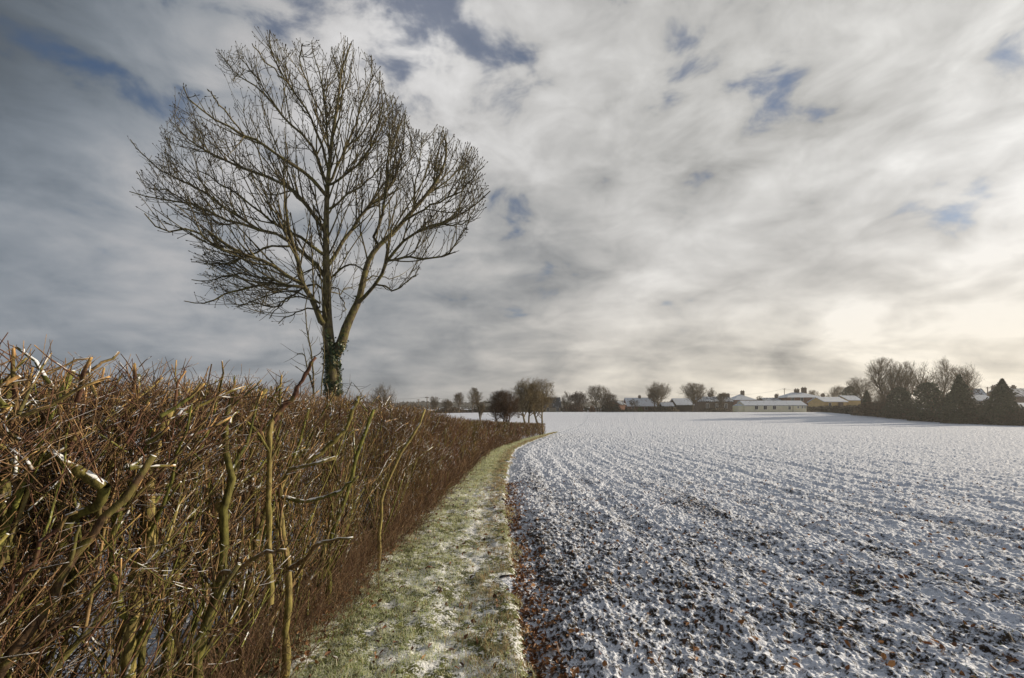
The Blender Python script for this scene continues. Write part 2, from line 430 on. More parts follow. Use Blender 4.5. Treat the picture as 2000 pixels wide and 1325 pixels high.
# ------------------------------------------------------------------ terrain
def field_h(X, Y):
    """clods, furrows and wheel ruts of the snowed-over drilled field, in metres"""
    D = X - EDGE(Y)                                    # distance from the field edge
    r = np.hypot(X, Y)
    wob = .25 * pn(X / 2.2, Y / 3.0, 11)
    rows = np.sin((D + wob) * 2 * np.pi / .62) * (1 - sstep(r, 14, 34))
    h = .019 * rows * (.6 + .8 * pn(X / 1.5, Y / 2.5, 12))
    h = h + .05 * pn(X / 1.1, Y / 1.6, 13) + .035 * np.abs(pn(X / .33, Y / .42, 14)) + .040 * pn(X / .15, Y / .17, 15)
    h = h + .034 * np.abs(pn(X / .085, Y / .095, 16)) + .024 * pn(X / .045, Y / .05, 17) + .010 * pn(X / .024, Y / .026, 23)
    clod = np.clip(pn(X / .19, Y / .19, 18) - .26, 0, 1) * .11
    h = h + clod
    h = h * .92
    wb = .12 * pn(Y / 2.5, Y * 0, 20)
    for d0, wd, am in ((1.62, .10, .045), (1.95, .14, -.03), (3.5, .12, .04), (3.85, .16, -.03), (6.1, .16, .06), (6.6, .22, -.045), (9.5, .2, .06), (14.0, .3, .06)):
        h = h + am * np.exp(-((D - d0 - wb) / wd) ** 2) * (.6 + .8 * pn(Y / .6, Y * 0, 21 + int(d0))) * (1 - .9 * sstep(r, 14, 32))
    edge = sstep(D, -.1, .35)
    return (h + .02) * edge - .05 * sstep(D, -.05, .1) * (1 - sstep(D, .15, .5)) + .06 * pn(X / 5., Y / 5., 19)* sstep(D, 0, 3), D
def build_ground():
    th = np.r_[np.linspace(-180, -56, 60)[:-1], np.linspace(-56, -16, 160)[:-1], np.linspace(-16, 54, 1250)[:-1], np.linspace(54, 180, 60)]
    th = np.radians(th); r = [.25]
    while r[-1] < 6000: r.append(r[-1] + max(.0125 if r[-1] > 1.8 else .05, r[-1] ** 2 / 2300 if r[-1] < 150 else r[-1] * .07))
    r = np.array(r); TT, RR = np.meshgrid(th, r)
    X = np.sin(TT) * RR; Y = np.cos(TT) * RR
    h, D = field_h(X, Y)
    amp = 1 - sstep(RR, 60, 200)
    Z = gz(X, Y) + h * amp * np.where(X < FRONT(np.clip(Y, -6, 40)) - 1.5, .8, 1)
    # earth shows where the clods are steep, along the edge, and in broad worn streaks
    dzr = np.gradient(Z, axis=0) / np.gradient(RR, axis=0); dzt = np.gradient(Z, axis=1) / (np.gradient(TT, axis=1) * RR)
    sl = np.clip(np.hypot(dzr, dzt), 0, 1.2) * (1 - sstep(RR, 12, 30))
    near = 1 - sstep(RR, 4, 17)
    soil = -.215 + .105 * near + .34 * sl * (.4 + .6 * near) + .06 * np.exp(-(np.clip(D, 0, 9) / .35) ** 2) * near
    streak = fbm(D / .9, Y / 9., 2, 31)
    soil = soil + .24 * streak * (1 - .85 * sstep(RR, 10, 26)) + .10 * pn(X / 12, Y / 3.0, 33) * sstep(RR, 10, 40)
    soil = np.where(RR > 60, soil + .10 * pn(X / 60, Y / 7., 34), soil)
    n, mcol = X.shape
    idx = np.arange(n * mcol).reshape(n, mcol)
    q = np.stack([idx[:-1, :-1], idx[:-1, 1:], idx[1:, 1:], idx[1:, :-1]], -1).reshape(-1, 4)[:, ::-1]
    V = np.stack([X, Y, Z], -1).reshape(-1, 3)
    # close the small hole under the camera
    V = np.r_[V, [[0, 0, float(Z[0].mean())]]]; c = len(V) - 1
    tri = np.stack([np.full(mcol - 1, c), idx[0, 1:], idx[0, :-1]], -1)
    o = mesh_np('snowy_field', V, q, tri, M_GROUND, None, True, {'soil': np.r_[soil.ravel(), 0]})
    tag(o, 'wide drilled field thinly covered with snow, dark clods showing through', 'field', kind='structure')
build_ground()

def verge_z(X, Y):
    u = (X - FRONT(Y)) / np.maximum(EDGE(Y) - FRONT(Y), .3)
    b = .045 + .035 * pn(X / .35, Y / .4, 41) + .022 * pn(X / .12, Y / .13, 42) + .01 * pn(X / .05, Y / .05, 43)
    b = b - .02 * np.exp(-((u - .74) / .12) ** 2)
    b = b * (1 - sstep(u, .95, 1.06)) - .06 * sstep(u, .99, 1.06)
    return b + gz(X, Y)
def verge_path(X, Y, u):
    """how much snow lies: a trodden line near the field side"""
    near = 1 - sstep(Y, 9, 13)
    return (.43 + .12 * np.exp(-((u - .70 + .16 * pn(Y / 1.1, Y * 0, 44)) / .17) ** 2) * (.35 + .65 * near) * (1 + 1.1 * pn(X / .4, Y / .5, 48)) + .30 * fbm(X / .35, Y / .5, 2, 45)
            + .25 * np.exp(-((Y - 9.2) / .35) ** 2) - .16 * sstep(Y, 11, 14))
def build_verge():
    y = [-2.0]
    while y[-1] < 49: y.append(y[-1] + max(.014, y[-1] ** 2 / 2200))
    y = np.array(y); u = np.linspace(-.55, 1.06, 130)
    U, Y = np.meshgrid(u, y); X = FRONT(Y) + U * (EDGE(Y) - FRONT(Y))
    X = X + sstep(U, .7, 1) * (.20 * pn(Y / .22, Y * 0, 46) + .30 * pn(Y / 1.1, Y * 0, 47))
    Z = verge_z(X, Y)
    sn = verge_path(X, Y, U) - .25 * sstep(-U, -.05, .1)
    idx = np.arange(U.size).reshape(U.shape)
    q = np.stack([idx[:-1, :-1], idx[:-1, 1:], idx[1:, 1:], idx[1:, :-1]], -1).reshape(-1, 4)
    o = mesh_np('grass_verge', np.stack([X, Y, Z], -1), q, None, M_VERGE, None, True, {'snow': sn.ravel()})
    tag(o, 'grassy verge dusted with snow running between the hedge and the field', 'verge', kind='structure')
build_verge()

def blades(rg, base, h, w, lean, cols, colt, name, mat, label, cat):
    N = len(base); a = rg.uniform(0, 2 * np.pi, N); side = np.stack([np.cos(a), np.sin(a), 0 * a], -1)
    ld = rg.uniform(0, 2 * np.pi, N); L = np.stack([np.cos(ld), np.sin(ld), 0 * ld], -1) * lean[:, None]
    up = np.array([0, 0, 1.])
    m = base + (L * .35 + up * .6) * h[:, None]; tip = base + (L + up * (1 - .3 * lean[:, None])) * h[:, None]
    s = side * w[:, None]
    V = np.stack([base - s, base + s, m + s * .8, m - s * .8, tip], 1).reshape(-1, 3)
    i = np.arange(N)[:, None] * 5
    C = np.stack([cols, cols, (cols + colt) / 2, (cols + colt) / 2, colt], 1).reshape(-1, 3)
    o = mesh_np(name, V, i + np.array([0, 1, 2, 3]), i + np.array([3, 2, 4]), mat, None, False, {'col': C})
    return tag(o, label, cat, kind='stuff')

def build_grass():
    rg = np.random.default_rng(11)
    N = 250000
    Y = 1.8 * (46 / 1.8) ** (rg.uniform(0, 1, N) ** 1.15)
    u = rg.uniform(-.12, 1.02, N); X = FRONT(Y) + u * (EDGE(Y) - FRONT(Y))
    den = .50 + 1.5 * fbm(X / .16, Y / .16, 2, 51) + .25 * (u < .5) - .20 * np.exp(-((u - .70 + .16 * pn(Y / 1.1, Y * 0, 44)) / .15) ** 2) * (Y < 10)
    k = rg.uniform(0, 1, N) < den; X, Y, u = X[k], Y[k], u[k]; N = len(X)
    sc = np.clip(Y / 6, 1, 5)
    h = rg.uniform(.012, .042, N) * (1 + .5 * fbm(X / .4, Y / .4, 2, 52)) * sc ** .25
    h = np.where(rg.uniform(0, 1, N) < .04, h * 1.9, h)
    tan = rg.uniform(0, 1, N) < sstep(u, .5, 1.05) * (.5 + .25 * (Y > 8.5) + .9 * fbm(X / .4, Y / .9, 2, 53))
    h = np.where(tan, h * 1.5, h)
    w = rg.uniform(.0011, .0024, N) * sc ** .9
    g = pick(rg, N, [(.20, .29, .06), (.28, .38, .085), (.38, .43, .16), (.48, .43, .21)], .2)
    tn = pick(rg, N, [(.30, .20, .09), (.38, .27, .13), (.22, .13, .06)], .2)
    c = np.where(tan[:, None], tn, np.where(rg.uniform(0, 1, (N, 1)) < .12, tn, g))
    frost = np.array([.76, .80, .66]); f = np.where(rg.uniform(0, 1, (N, 1)) < .48, .97, rg.uniform(0, .6, (N, 1))) * np.where(tan, .3, 1)[:, None]
    X = X + sstep(u, .7, 1) * (.20 * pn(Y / .22, Y * 0, 46) + .30 * pn(Y / 1.1, Y * 0, 47)); base = np.stack([X, Y, verge_z(FRONT(Y) + u * (EDGE(Y) - FRONT(Y)), Y) - .006], -1)
    blades(rg, base, h, w, rg.uniform(.2, 1.1, N), c * (1 - .6 * f) + frost * .6 * f, c * (1 - f) + frost * f, 'verge_grass', M_GRASS,
           'short green grass with frosted tips growing on the verge beside the hedge', 'grass')
    # a raised snowy tussock ridge across the verge and cereal shoots in the field
    N = 16000; Y = 2.4 + 16 * rg.uniform(0, 1, N) ** 1.6; D = rg.uniform(.05, 1, N) * (1 + 1.15 * Y) ; X = EDGE(Y) + D
    k = fbm(X / .35, Y / .35, 2, 61) > .12; X, Y = X[k], Y[k]; N = len(X)
    h, _ = field_h(X, Y); base = np.stack([X, Y, gz(X, Y) + h - .006], -1)
    c = pick(rg, N, [(.10, .13, .04), (.20, .17, .08), (.09, .06, .035), (.14, .10, .05)], .25)
    blades(rg, base, rg.uniform(.012, .045, N), rg.uniform(.001, .0022, N) * np.clip(Y / 5, 1, 3), rg.uniform(.3, 1.6, N), c, c * 1.1, 'crop_shoots', M_GRASS,
           'tiny green and straw coloured shoots poking through the snowy soil', 'shoots')
build_grass()

def build_leaves():
    rg = np.random.default_rng(12); Ps = []
    N = 2200; Y = 2.2 + 9 * rg.uniform(0, 1, N) ** 1.7; D = .03 + np.abs(rg.normal(0, .16, N)) - .05 + .03 * Y * rg.uniform(0, .25, N); Ps.append((EDGE(Y) + D, Y, 0))
    N = 1500; Y = 2.2 + 9 * rg.uniform(0, 1, N) ** 1.2; D = rg.uniform(0, 1, N) ** 1.3 * (1 + 1.15 * Y); Ps.append((EDGE(Y) + D, Y, 0))
    N = 650; Y = 2.2 + 9 * rg.uniform(0, 1, N) ** 1.2; Ps.append((FRONT(Y) + rg.uniform(-.6, 1.0, N) * (EDGE(Y) - FRONT(Y)), Y, 1))
    N = 2600; Y = .6 + 8 * rg.uniform(0, 1, N) ** 1.2; Ps.append((FRONT(Y) - rg.uniform(-.1, .9, N), Y, 1))
    V, C = [], []
    for X, Y, k in Ps:
        z = verge_z(X, Y) if k else gz(X, Y) + field_h(X, Y)[0]
        V.append(np.stack([X, Y, z + rg.uniform(.002, .02, len(X))], -1))
        C.append(pick(rg, len(X), [(.16, .065, .025), (.10, .045, .022), (.24, .11, .04), (.07, .035, .02), (.33, .17, .07)], .2))
    B = np.concatenate(V); C = np.concatenate(C); N = len(B)
    s = rg.uniform(.010, .024, N)[:, None]; n = nrm(rg.normal(size=(N, 3)) * .6 + [0, 0, .8])
    a = nrm(np.cross(n, rg.normal(size=(N, 3)))); b = np.cross(n, a); cu = rg.uniform(.1, .7, N)[:, None]
    # pointed oval leaf: stalk, two lobes each side, tip, folded along the middle
    pts = [-a * 1.5, -a * .5 + b * .75 + n * cu, a * .5 + b * .6 + n * cu * 1.3, a * 1.5 + n * cu * .5, a * .5 - b * .6 + n * cu * 1.2, -a * .5 - b * .75 + n * cu * .8]
    V = np.stack([B + p * s for p in pts], 1).reshape(-1, 3); i = np.arange(N)[:, None] * 6
    o = mesh_np('fallen_leaves', V, np.r_[i + np.array([0, 1, 2, 3]), i + np.array([0, 3, 4, 5])], None, M_LEAF, None, False, {'col': np.repeat(C, 6, 0)})
    tag(o, 'curled brown fallen leaves scattered along the edge of the snowy field', 'leaves', kind='stuff')
build_leaves()

# ------------------------------------------------------------------ hedge
OLIVE = [(.11, .105, .035), (.16, .145, .05), (.085, .078, .034), (.22, .185, .08), (.13, .14, .04)]
BROWN = [(.125, .088, .05), (.16, .11, .062), (.085, .057, .037), (.23, .165, .095)]
RED = [(.135, .075, .052), (.10, .055, .042), (.18, .105, .072), (.25, .165, .10)]
def px_stem(pts, Z, K=12):
    """traced stem: photo columns and rows at its own distance from the camera"""
    pts = np.array(pts, float); Zs = np.broadcast_to(np.array(Z, float), (len(pts),)) if np.ndim(Z) == 0 else np.interp(np.linspace(0, 1, len(pts)), [0, 1], Z)
    return resample([P(a, zz, b) for (a, b), zz in zip(pts, Zs)], K)
HERO = [  # (trace, distance, radius px start, end, palette)
    ([(236, 1420), (245, 1325), (255, 1230), (268, 1150), (280, 1090), (290, 1030), (292, 960), (300, 880), (330, 800)], (1.85, 1.95), 15, 8, OLIVE),
    ([(262, 1215), (236, 1185), (222, 1130), (223, 1060), (232, 1000), (262, 950)], (1.84, 1.75), 8, 5, OLIVE),
    ([(392, 1420), (385, 1300), (402, 1230), (422, 1175), (433, 1120), (436, 1060), (450, 960), (440, 830), (455, 770)], (2.05, 2.2), 12, 4, BROWN + OLIVE),
    ([(432, 1120), (468, 1108), (512, 1082), (560, 1075)], (2.08, 2.1), 5.5, 3, BROWN),
    ([(556, 1330), (560, 1240), (564, 1130), (556, 1050), (547, 980), (552, 930), (572, 912), (630, 905), (656, 894)], (2.75, 2.85), 8, 3.5, OLIVE),
    ([(565, 1112), (600, 1090), (622, 1062), (690, 1050)], (2.75, 2.7), 5.5, 2.2, BROWN),
    ([(90, 880), (120, 902), (165, 925), (202, 950)], (1.52, 1.55), 9, 10, OLIVE),
    ([(204, 948), (196, 975), (160, 1000), (135, 1020), (110, 1080)], (1.55, 1.6), 9, 8, OLIVE),
    ([(-30, 1370), (30, 1270), (75, 1205), (115, 1135), (165, 1060), (225, 995), (272, 930), (300, 890)], (1.42, 1.6), 10, 6, BROWN),
    ([(528, 1180), (527, 1060), (523, 940), (524, 860), (532, 820)], (2.5, 2.55), 6.5, 5, OLIVE),
    ([(532, 825), (548, 800), (572, 775), (592, 740), (617, 698)], (2.56, 2.6), 6.5, 2.5, RED),
    ([(550, 972), (600, 980), (648, 968), (700, 930)], (2.8, 2.9), 4.5, 2.5, OLIVE),
    ([(600, 905), (640, 872), (672, 840), (690, 800), (700, 775)], (3.3, 3.5), 5, 3, OLIVE),
    ([(736, 1150), (742, 1060), (750, 960), (780, 890), (812, 840), (830, 800)], (4.6, 5.0), 4, 2.4, OLIVE),
    ([(60, 1420), (55, 1250), (65, 1120), (60, 1000), (95, 880), (140, 770)], (1.95, 2.2), 24, 10, OLIVE),
    ([(5, 1100), (8, 960), (12, 820), (20, 740)], (1.5, 1.55), 11, 8, OLIVE),
    ([(330, 1420), (325, 1250), (345, 1100), (380, 980), (372, 860), (350, 760), (345, 745)], (2.2, 2.5), 11, 3.4, OLIVE),
    ([(120, 1240), (150, 1110), (205, 1000), (215, 900), (260, 820), (275, 730), (268, 735)], (1.75, 2.1), 9, 3, OLIVE),
    ([(0, 1180), (50, 1120), (130, 1010), (150, 1000)], (1.4, 1.42), 5, 3, RED),
    ([(420, 1000), (455, 930), (475, 830), (520, 760)], (2.4, 2.6), 6, 4, OLIVE),
    ([(480, 1400), (470, 1270), (487, 1130), (500, 1020), (490, 900), (500, 800)], (2.6, 3.0), 8, 5, BROWN),
    ([(80, 800), (150, 745), (210, 700), (232, 688)], (1.7, 1.8), 4.5, 2.2, BROWN),
    ([(20, 880), (60, 760), (105, 720), (180, 700)], (1.45, 1.6), 3.5, 1.8, BROWN),
    ([(640, 1180), (650, 1040), (680, 960), (700, 880), (730, 800)], (3.7, 4.0), 5, 3, OLIVE),
]
def hedge_inside(p, jit=0):
    x, y, z = p.T
    f = FRONT(y); top = HTOP(y) + .05 * pn(y / .35, x / .35, 71) + .05 * pn(y / 1.4, x, 72) + .03 * pn(y / .11, x / .11, 74)
    bulge = .06 + .34 * pn(y / .7, z / .6, 73) + .08 * pn(y / .2, z / .2, 78) + .07 * sstep(z, .3, 1.3)
    return (z < top) & (z > .0) & (x < f + bulge) & (x > f - 1.45)
def build_hedge():
    rg = np.random.default_rng(21)
    root = empty('hedge', (FRONT(3.0) - .6, 3.0, 0), 'tall bare brown hedge flailed flat on top with snow caught on its twigs', 'hedge')
    off = np.array(root.location)
    heroP, heroR = [], []
    for tr, Z, a, b, pal in HERO:
        Pt = px_stem(tr, Z); K = len(Pt)
        Pt[1:-1] += rg.normal(0, .006, (K - 2, 3))
        Rd = np.linspace(a, b, K) * Pt[:, 1] / FPX * (1 + .10 * rg.normal(size=K)).clip(.8, 1.3)
        heroP.append(Pt); heroR.append(Rd)
        c = pick(rg, 1, pal, .1)
        tube_obj('stem', [(Pt[None], Rd[None], 9, c)], M_HEDGE_STEM, root, off, caps=True)
    # upright stems
    def stems(y0, y1, per_m, K=9, rs=(.0055, .018)):
        n = int((y1 - y0) * per_m); y = rg.uniform(y0, y1, n); x = FRONT(y) - .12 - 1.05 * rg.uniform(0, 1, n) ** .8
        p = np.stack([x, y, np.zeros(n) - .02], -1); d = nrm(np.stack([rg.normal(.05, .16, n), rg.normal(.28, .28, n), np.ones(n)], -1))
        L = HTOP(y) * rg.uniform(.75, 1.25, n); Pt = np.empty((n, K, 3)); Pt[:, 0] = p
        for k in range(1, K):
            d = nrm(d + .12 * rg.normal(size=(n, 3)) + [0, .02, .05]); Pt[:, k] = Pt[:, k - 1] + d * (L / (K - 1))[:, None]
        r0 = rg.uniform(0, 1, n) ** 1.7 * (rs[1] - rs[0]) + rs[0]
        return clip(Pt, r0[:, None] * np.linspace(1, .5, K)[None] * (1 + .1 * rg.normal(size=(n, K))).clip(.75, 1.3), hedge_inside)
    SP, SR = stems(.2, 9.0, 40)
    order = np.argsort(-(SR[:, 0] / np.maximum(SP[:, 0, 1], .8)))
    for i in order[:75]:
        tube_obj('stem', [(SP[i:i+1], SR[i:i+1], 8, pick(rg, 1, OLIVE + BROWN[:1], .15))], M_HEDGE_STEM, root, off, caps=True)
    rest = order[75:]
    hp, hr = np.array([resample(p, 9) for p in heroP]), np.array([np.interp(np.linspace(0, 1, 9), np.linspace(0, 1, len(r)), r) for r in heroR])
    AP, AR = np.concatenate([SP, hp]), np.concatenate([SR, hr])
    # branches and twigs of the near part
    near_w = lambda Pt: 1 / np.clip(Pt[:, :, 1].mean(1), 1.2, 9) ** .55 * np.linalg.norm(np.diff(Pt, axis=1), axis=2).sum(1)
    B1, B1r = clip(*grow(rg, AP, AR, 2000, .12, 1, (15, 50), (.25, .85), 7, .62, .45, .0085, .0035, .16, .13, weight=near_w(AP), bias=(.2, .5, .3)), hedge_inside)
    B2, B2r = clip(*grow(rg, np.concatenate([B1, B1]), np.concatenate([B1r, B1r]), 9500, .1, 1, (20, 60), (.12, .5), 6, .6, .5, .0045, .0018, .15, .15,
                         weight=near_w(np.concatenate([B1, B1]))), hedge_inside)
    B3, B3r = clip(*grow(rg, B2, B2r, 23000, .1, 1, (25, 75), (.05, .22), 4, .6, .55, .0026, .0012, .06, .14, weight=near_w(B2)), hedge_inside)
    # long thin straight suckers leaning along the hedge
    n = 600; y = .3 + 9 * rg.uniform(0, 1, n); x = FRONT(y) - rg.uniform(-.12, 1.0, n); z = rg.uniform(0, .9, n)
    d = nrm(np.stack([rg.normal(.0, .16, n), rg.normal(.45, .55, n), rg.uniform(.5, 1, n)], -1)); L = rg.uniform(.3, 1.1, n); K = 7
    Sx = np.empty((n, K, 3)); Sx[:, 0] = np.stack([x, y, z], -1)
    for k in range(1, K): d = nrm(d + .05 * rg.normal(size=(n, 3))); Sx[:, k] = Sx[:, k - 1] + d * (L / (K - 1))[:, None]
    Sx, Sr = clip(Sx, np.repeat(rg.uniform(.0018, .0042, n)[:, None], K, 1) * np.linspace(1, .6, K), hedge_inside)
    # flailed top: crowded short uprights and splintered stubs
    def top(n, y0, y1, rs, ln, K=4, front=.0):
        y = y0 * (y1 / y0) ** rg.uniform(0, 1, n); x = FRONT(y) + .12 - 1.45 * rg.uniform(0, 1, n); z = HTOP(y) - rg.uniform(.02, .33, n) ** 1.0 + .04 * pn(y / .35, x / .35, 71)
        d = nrm(np.stack([rg.normal(0, .5, n), rg.normal(.25, .5, n), rg.uniform(.35, 1.1, n)], -1)); L = rg.uniform(*ln, n)
        Pt = np.empty((n, K, 3)); Pt[:, 0] = np.stack([x, y, z], -1)
        for k in range(1, K): d = nrm(d + .15 * rg.normal(size=(n, 3)) + [0, 0, .05]); Pt[:, k] = Pt[:, k - 1] + d * (L / (K - 1))[:, None]
        r = rg.uniform(*rs, n)[:, None] * np.linspace(1, .5, K)
        ok = Pt[:, -1, 2] < HTOP(y) + .10 + .05 * rg.uniform(0, 1, n) ** 3
        return Pt[ok], r[ok]
    T1, T1r = top(6000, .6, 9, (.0012, .0028), (.08, .30))
    T2, T2r = top(1300, .6, 12, (.003, .0095), (.08, .26))
    T3, T3r = clip(*grow(rg, T2, T2r, 4500, .2, 1, (25, 75), (.05, .17), 4, .5, .5, .003, .0014, .08, .15), lambda p: p[:, 2] < HTOP(p[:, 1]) + .12)
    def fade(n, K, pal, tip=(.46, .30, .14), amt=.45):
        c = pick(rg, n, pal, .22)[:, None, :]; m = (rg.uniform(0, 1, n) < amt)[:, None, None] * (np.linspace(0, 1, K) > .93)[None, :, None]
        return c * (1 - m) + np.array(tip) * m
    tube_obj('branches', [(SP[rest], SR[rest], 6, pick(rg, len(rest), OLIVE + BROWN, .2)), (B1, B1r, 6, fade(len(B1), 7, OLIVE + BROWN)),
                          (T2, T2r, 6, fade(len(T2), 4, OLIVE + RED, amt=.8))], M_HEDGE_STEM, root, off, caps=True)
    tube_obj('twigs', [(B2, B2r, 4, fade(len(B2), 6, BROWN + RED + OLIVE[:2])), (B3, B3r, 3, fade(len(B3), 4, RED + BROWN)), (Sx, Sr, 4, fade(len(Sx), 7, BROWN + OLIVE + RED)),
                       (T1, T1r, 3, fade(len(T1), 4, RED + BROWN)), (T3, T3r, 3, fade(len(T3), 4, RED + BROWN))], M_HEDGE_TWIG, root, off)
    # brambly dry growth at the foot of the hedge
    n = 6500; y = 1.2 * (30 / 1.2) ** rg.uniform(0, 1, n) ** .6; x = FRONT(y) + rg.normal(.0, .13, n) - .10 + .22 * pn(y / .55, y * 0, 76) + .1 * pn(y / .2, y * 0, 77)
    d = nrm(np.stack([rg.normal(.05, .28, n), rg.normal(.1, .3, n), np.ones(n)], -1)); L = rg.uniform(.1, .65, n) * np.clip(1.1 - .2 * pn(y, y * 0, 75), .5, 1.3); K = 6
    Dp = np.empty((n, K, 3)); Dp[:, 0] = np.stack([x, y, gz(x, y) + .02], -1)
    for k in range(1, K): d = nrm(d + .14 * rg.normal(size=(n, 3)) + [.02, 0, -.03 * k]); Dp[:, k] = Dp[:, k - 1] + d * (L / (K - 1))[:, None]
    Dr = np.repeat(rg.uniform(.0008, .0020, n)[:, None], K, 1) * np.clip(y / 4, 1, 3)[:, None]
    o = tube_obj('dry_stems', [(Dp, Dr, 3, pick(rg, n, [(.27, .175, .10), (.20, .12, .075), (.36, .25, .15), (.15, .09, .06)], .2))], M_DRYSTEM, None)
    tag(o, 'tangle of thin dry tan stems growing at the foot of the hedge', 'dry stems', kind='stuff')
    # far part of the hedge
    def far(n, y0, y1, rs, ln, K=4):
        y = y0 * (y1 / y0) ** rg.uniform(0, 1, n); u = rg.uniform(0, 1, n) ** 1.7; x = FRONT(y) + .12 - 1.4 * u
        z = rg.uniform(0, 1, n) ** .8 * HTOP(y)
        d = nrm(np.stack([rg.normal(.25, .4, n), rg.normal(.2, .5, n), rg.uniform(.3, 1.1, n)], -1)); L = rg.uniform(*ln, n)
        Pt = np.empty((n, K, 3)); Pt[:, 0] = np.stack([x, y, z], -1)
        for k in range(1, K): d = nrm(d + .15 * rg.normal(size=(n, 3)) + [0, 0, .05]); Pt[:, k] = Pt[:, k - 1] + d * (L / (K - 1))[:, None]
        r = rg.uniform(*rs, n)[:, None] * np.linspace(1, .5, K) * np.clip(y / 12, .8, 2.2)[:, None]
        Pt[..., 2] += gz(Pt[..., 0], Pt[..., 1])
        return clip(Pt, r, hedge_inside)
    F1, F1r = far(46000, 6.0, 41, (.0018, .0042), (.12, .45))
    F2, F2r = far(2600, 8.0, 41, (.005, .010), (.4, 1.1), 6)
    yy = F1[:, 0, 1]; fc = fade(len(F1), 4, RED + BROWN + RED) * (1 + .55 * pn(yy / 1.3, F1[:, 0, 2] / .8, 79) + .35 * pn(yy / .35, F1[:, 0, 2] / .3, 80)).clip(.45, 1.7)[:, None, None]
    fc = fc * (1 + np.array([-.10, .10, -.15]) * pn(yy / 2.5, yy * 0, 82).clip(-.6, .6)[:, None, None] * 2)
    tube_obj('far_twigs', [(F1, F1r, 3, fc)], M_HEDGE_FAR, root, off)
    tube_obj('far_branches', [(F2, F2r, 4, pick(rg, len(F2), BROWN + OLIVE, .2))], M_HEDGE_FAR, root, off)
build_hedge()

